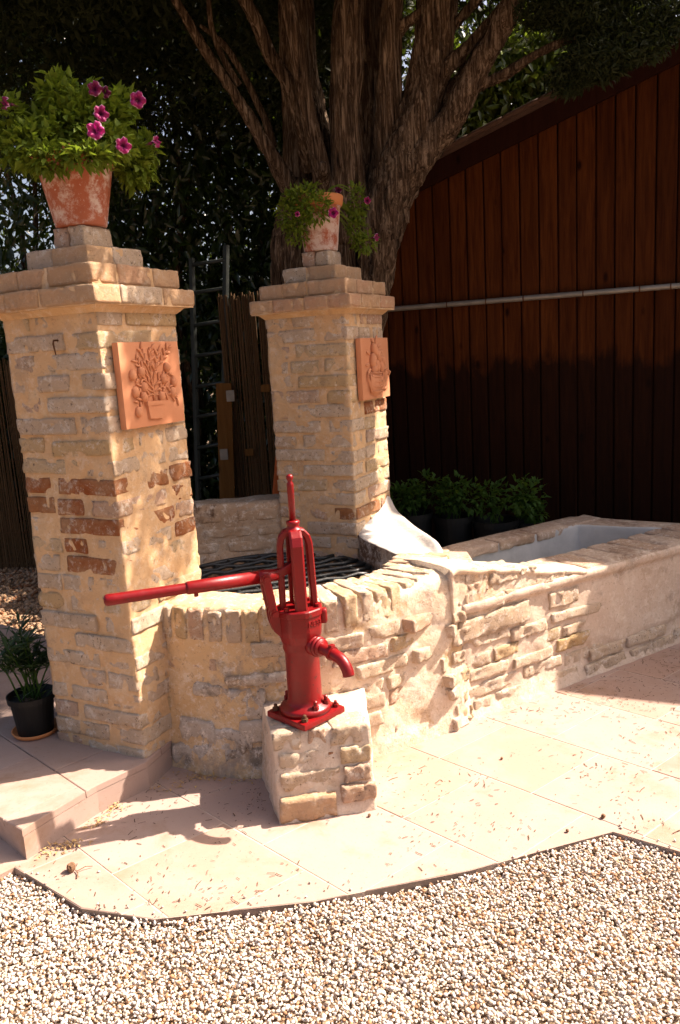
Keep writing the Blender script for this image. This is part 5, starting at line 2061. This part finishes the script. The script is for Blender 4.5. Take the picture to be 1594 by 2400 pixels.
reed_screen(-0.735, 0.02, 5.58, 5.66, 2.03, "brown reed cane screen standing between ladder and far pillar", 110)
reed_screen(-4.3, -1.75, 6.75, 6.60, 1.72, "long reed cane fence at the back behind the near pillar", 240)
wb = thing("wooden_board", "upright orange brown board leaning on the reed screen", "board", (-0.79, 5.50, 0))
a, b_ = at(524, 1190, 5.52), at(524, 898, 5.56)
c0 = np.array([a[0], 5.50, 0.01])
top = np.array([at(524, 898, 5.54)[0], 5.545, at(524, 898, 5.54)[2]])
V, F = rbox((np.linalg.norm(top - c0), 0.022, 0.105), 0.004, (3, 2, 3))
obj("plank", V @ frame(top - c0, (1, 0, 0)).T + (top + c0) / 2, F, M_BOARD, wb)
for (px, py) in ((540, 928), (525, 1065)):
    V, F = rbox((0.055, 0.012, 0.075), 0.003, (2, 2, 2))
    obj("metal_plate", V + at(px, py, 5.515), F, M_GALV, wb)
for (px, py, lab) in ((622, 910, "pale wooden block on the reed screen touching the far pillar's edge"), (584, 1060, "pale wooden block low down in the middle of the reed screen")):
    V, F = rbox((0.06, 0.012, 0.05), 0.003, (2, 2, 2))
    o = obj("wood_block", V + at(px, py, 5.565), F, M_BOARD)
    tag(o, lab, "block", "blocks on the reed screen")
pa, pb = at(645, 1190, 5.3), at(697, 560, 5.45)
pa = pa + (pa - pb) * (pa[2] / (pb[2] - pa[2]))
op = thing("orange_pole", "bright orange pole leaning behind the far pillar", "pole", pa)
V, F = rbox((np.linalg.norm(pb - pa), 0.05, 0.05), 0.008, (4, 3, 3))
obj("shaft", V @ frame(pb - pa, (0, 1, 0)).T + (pa + pb) / 2, F, M_ORANGE, op, smooth=False)
obj("ferrule", *tube([pb, pb + (pb - pa) * 0.01], [0.03, 0.02], 10), M_IRON, op)

# ------------------------------------------------------------------ oleander in a nursery pot
oc = np.array([-1.335, 3.20])
ole = thing("potted_oleander", "young oleander in black nursery pot on saucer beside the near pillar", "potted plant", (oc[0], oc[1], STEPZ))
obj("saucer", *lathe([(0.068, 0.0), (0.088, 0.004), (0.098, 0.022), (0.092, 0.022), (0.084, 0.008), (0.01, 0.006)], 32, (oc[0], oc[1], STEPZ + 0.001)), M_POTRIM, ole, smooth=True)
obj("pot", *lathe([(0.072, 0.010), (0.074, 0.03), (0.088, 0.150), (0.097, 0.152), (0.099, 0.178), (0.094, 0.178), (0.088, 0.155)], 32, (oc[0], oc[1], STEPZ)), M_PLASTIC, ole, smooth=False)
obj("soil", *lathe([(0.09, 0.150), (0.01, 0.158)], 24, (oc[0], oc[1], STEPZ)), M_SOIL, ole)
mb = MB()
P, D = [], []
for i in range(13):
    b0 = np.array([oc[0] + rng.normal(0, 0.02), oc[1] + rng.normal(0, 0.02), STEPZ + 0.15])
    a = rng.uniform(0, 2 * math.pi)
    sp = rng.uniform(0.02, 0.14)
    hgt = rng.uniform(0.16, 0.34)
    e = b0 + np.array([math.cos(a) * sp, math.sin(a) * sp, hgt])
    pts = catmull([b0, (b0 + e) / 2 + np.array([0, 0, 0.03]), e], 5)
    mb.add(*tube(pts, list(np.linspace(0.004, 0.0025, len(pts))), 6))
    for j in range(5, len(pts)):
        for w in range(5):
            aa = rng.uniform(0, 2 * math.pi)
            P.append(pts[j])
            D.append((math.cos(aa), math.sin(aa), rng.uniform(0.15, 1.1)))
for w in range(22):
    aa = rng.uniform(0, 2 * math.pi)
    P.append((oc[0] + rng.normal(0, 0.03), oc[1] + rng.normal(0, 0.03), STEPZ + 0.16))
    D.append((math.cos(aa), math.sin(aa), rng.uniform(0.3, 1.0)))
mb.build("stems", M_BASIL, ole, smooth=True)
P, D = np.array(P), np.array(D)
V, F = leaves(P, D, np.tile([0, 0, 1.0], (len(P), 1)) + rand_unit(len(P)) * 0.3, rng.uniform(0.07, 0.12, len(P)), rng.uniform(0.010, 0.016, len(P)), 0.1)
obj("foliage", V, F, M_OLE, ole)

# ------------------------------------------------------------------ litter on the paving
n = 8000
X = rng.uniform(-1.2, 2.0, n)
Y = rng.uniform(2.12, 4.2, n)
dens = fbm(np.stack([X, Y, X * 0], 1), 3.2, 3, 41) + 0.55 * ((X > 0.7) & (Y > 3.2))
ok = inpoly(X, Y, PAVE) & ~inpoly(X, Y, STEP) & (np.hypot(X - WO[0], Y - WO[1]) > 0.82) & (dens > rng.uniform(-0.35, 0.55, n))
ok &= ~inpoly(X, Y, [(-0.30, 2.57), (0.09, 2.62), (0.07, 3.05), (-0.40, 2.98)])
tdist = (X - N0[0]) * TN[0] + (Y - N0[1]) * TN[1]
ok &= ~((X > 0.45) & (tdist < 0.05))
X, Y = X[ok], Y[ok]
n = len(X)
a = rng.uniform(0, 2 * math.pi, n)
L = 0.0035 + rng.exponential(0.0075, n)
w = rng.uniform(0.0014, 0.0032, n)
d = np.stack([np.cos(a), np.sin(a)], 1)
s = np.stack([-d[:, 1], d[:, 0]], 1)
c = np.stack([X, Y], 1)
bend = rng.uniform(-0.09, 0.09, n)[:, None] * L[:, None]
V = np.empty((n, 8, 3))
for i, (u, v) in enumerate(((-0.5, -1), (-0.5, 1), (0.0, 1), (0.5, 1), (0.5, -1), (0.0, -1))):
    q = c + d * (L * u)[:, None] + s * (w * v * 0.5)[:, None] + (s * bend if u == 0.0 else 0)
    V[:, i, :2] = q
    V[:, i, 2] = 0.0020 + (0.0008 if u == 0.0 else 0)
V[:, 6, :2] = c + d * (L * 0.5)[:, None]
V[:, 6, 2] = 0.0019
V[:, 7, :2] = c - d * (L * 0.5)[:, None]
V[:, 7, 2] = 0.0019
b = np.arange(n)[:, None] * 8
F = np.concatenate([b + np.array([[0, 5, 2, 1]]), b + np.array([[5, 4, 3, 2]])])
o = obj("leaf_litter", V.reshape(-1, 3), F, M_NEEDLE)
tag(o, "scatter of dry needles and twigs over the pink paving", "litter", kind="stuff")
# heaps of dry bits gathered against the step and the kerb
P, sz = [], []
for (px, py, nn, sx_, sy_) in ((262, 1895, 60, 0.035, 0.02), (225, 1930, 26, 0.02, 0.02), (480, 1820, 110, 0.07, 0.025), (150, 1985, 60, 0.05, 0.02), (575, 1822, 50, 0.03, 0.03), (100, 2000, 26, 0.04, 0.02), (400, 1850, 20, 0.05, 0.02)):
    c = atz(px, py, 0)
    P.append(np.stack([c[0] + rng.normal(0, sx_, nn), c[1] + rng.normal(0, sy_, nn), rng.uniform(0.002, 0.009, nn)], 1))
P = np.concatenate(P)
okp = (np.hypot(P[:, 0] - WO[0], P[:, 1] - WO[1]) > 0.82) & ~inpoly(P[:, 0], P[:, 1], STEP)
P = P[okp]
D = rand_unit(len(P)) * np.array([1, 1, 0.25])
V, F = leaves(P, D, np.tile([0, 0, 1.0], (len(P), 1)) + rand_unit(len(P)) * 0.4, rng.uniform(0.010, 0.026, len(P)), rng.uniform(0.003, 0.009, len(P)))
tag(obj("leaf_litter", V, F, M_LEAFDRY), "small heaps of dry leaves along the step and kerb foot", "litter", kind="stuff")


def cone(px, py, r, label, stalk=False, z=0.0):
    c = atz(px, py, z)
    t = thing("cypress_cone", label, "cone", (c[0], c[1], z + 0.001))
    V, F = ellipsoid(c + Z3 * r * 0.95, (0, 0, 1), (r, r, r), 14, 9, up=(1, 0, 0))
    u = V - (c + Z3 * r * 0.95)
    V = V + u * (vnoise(u / r * 2.2 + px, 1.0, 6) * 0.22)[:, None]
    obj("body", V, F, M_CONE, t, smooth=False)
    if stalk:
        mb = MB().add(*tube([c + np.array([r, -0.004, 0.006]), c + np.array([r + 0.012, -0.02, 0.007]), c + np.array([r + 0.016, -0.045, 0.004])], 0.0018, 6))
        mb.add(*tube([c + np.array([r + 0.006, -0.012, 0.007]), c + np.array([r + 0.03, 0.004, 0.012]), c + np.array([r + 0.05, 0.012, 0.006])], 0.0013, 6))
        mb.build("twig", M_CONE, t)


cone(168, 2042, 0.0155, "round cypress cone with a twig lying below the step", True)
cone(1414, 1917, 0.0075, "small dark cone near the paving corner by the gravel")
cone(1330, 1950, 0.0055, "tiny dark cone on the paving edge above the gravel")
cone(1176, 1780, 0.0055, "tiny dark cone on the open paving between kerb and gravel")
cone(866, 1914, 0.0060, "tiny dark cone at the right foot of the pump pedestal")
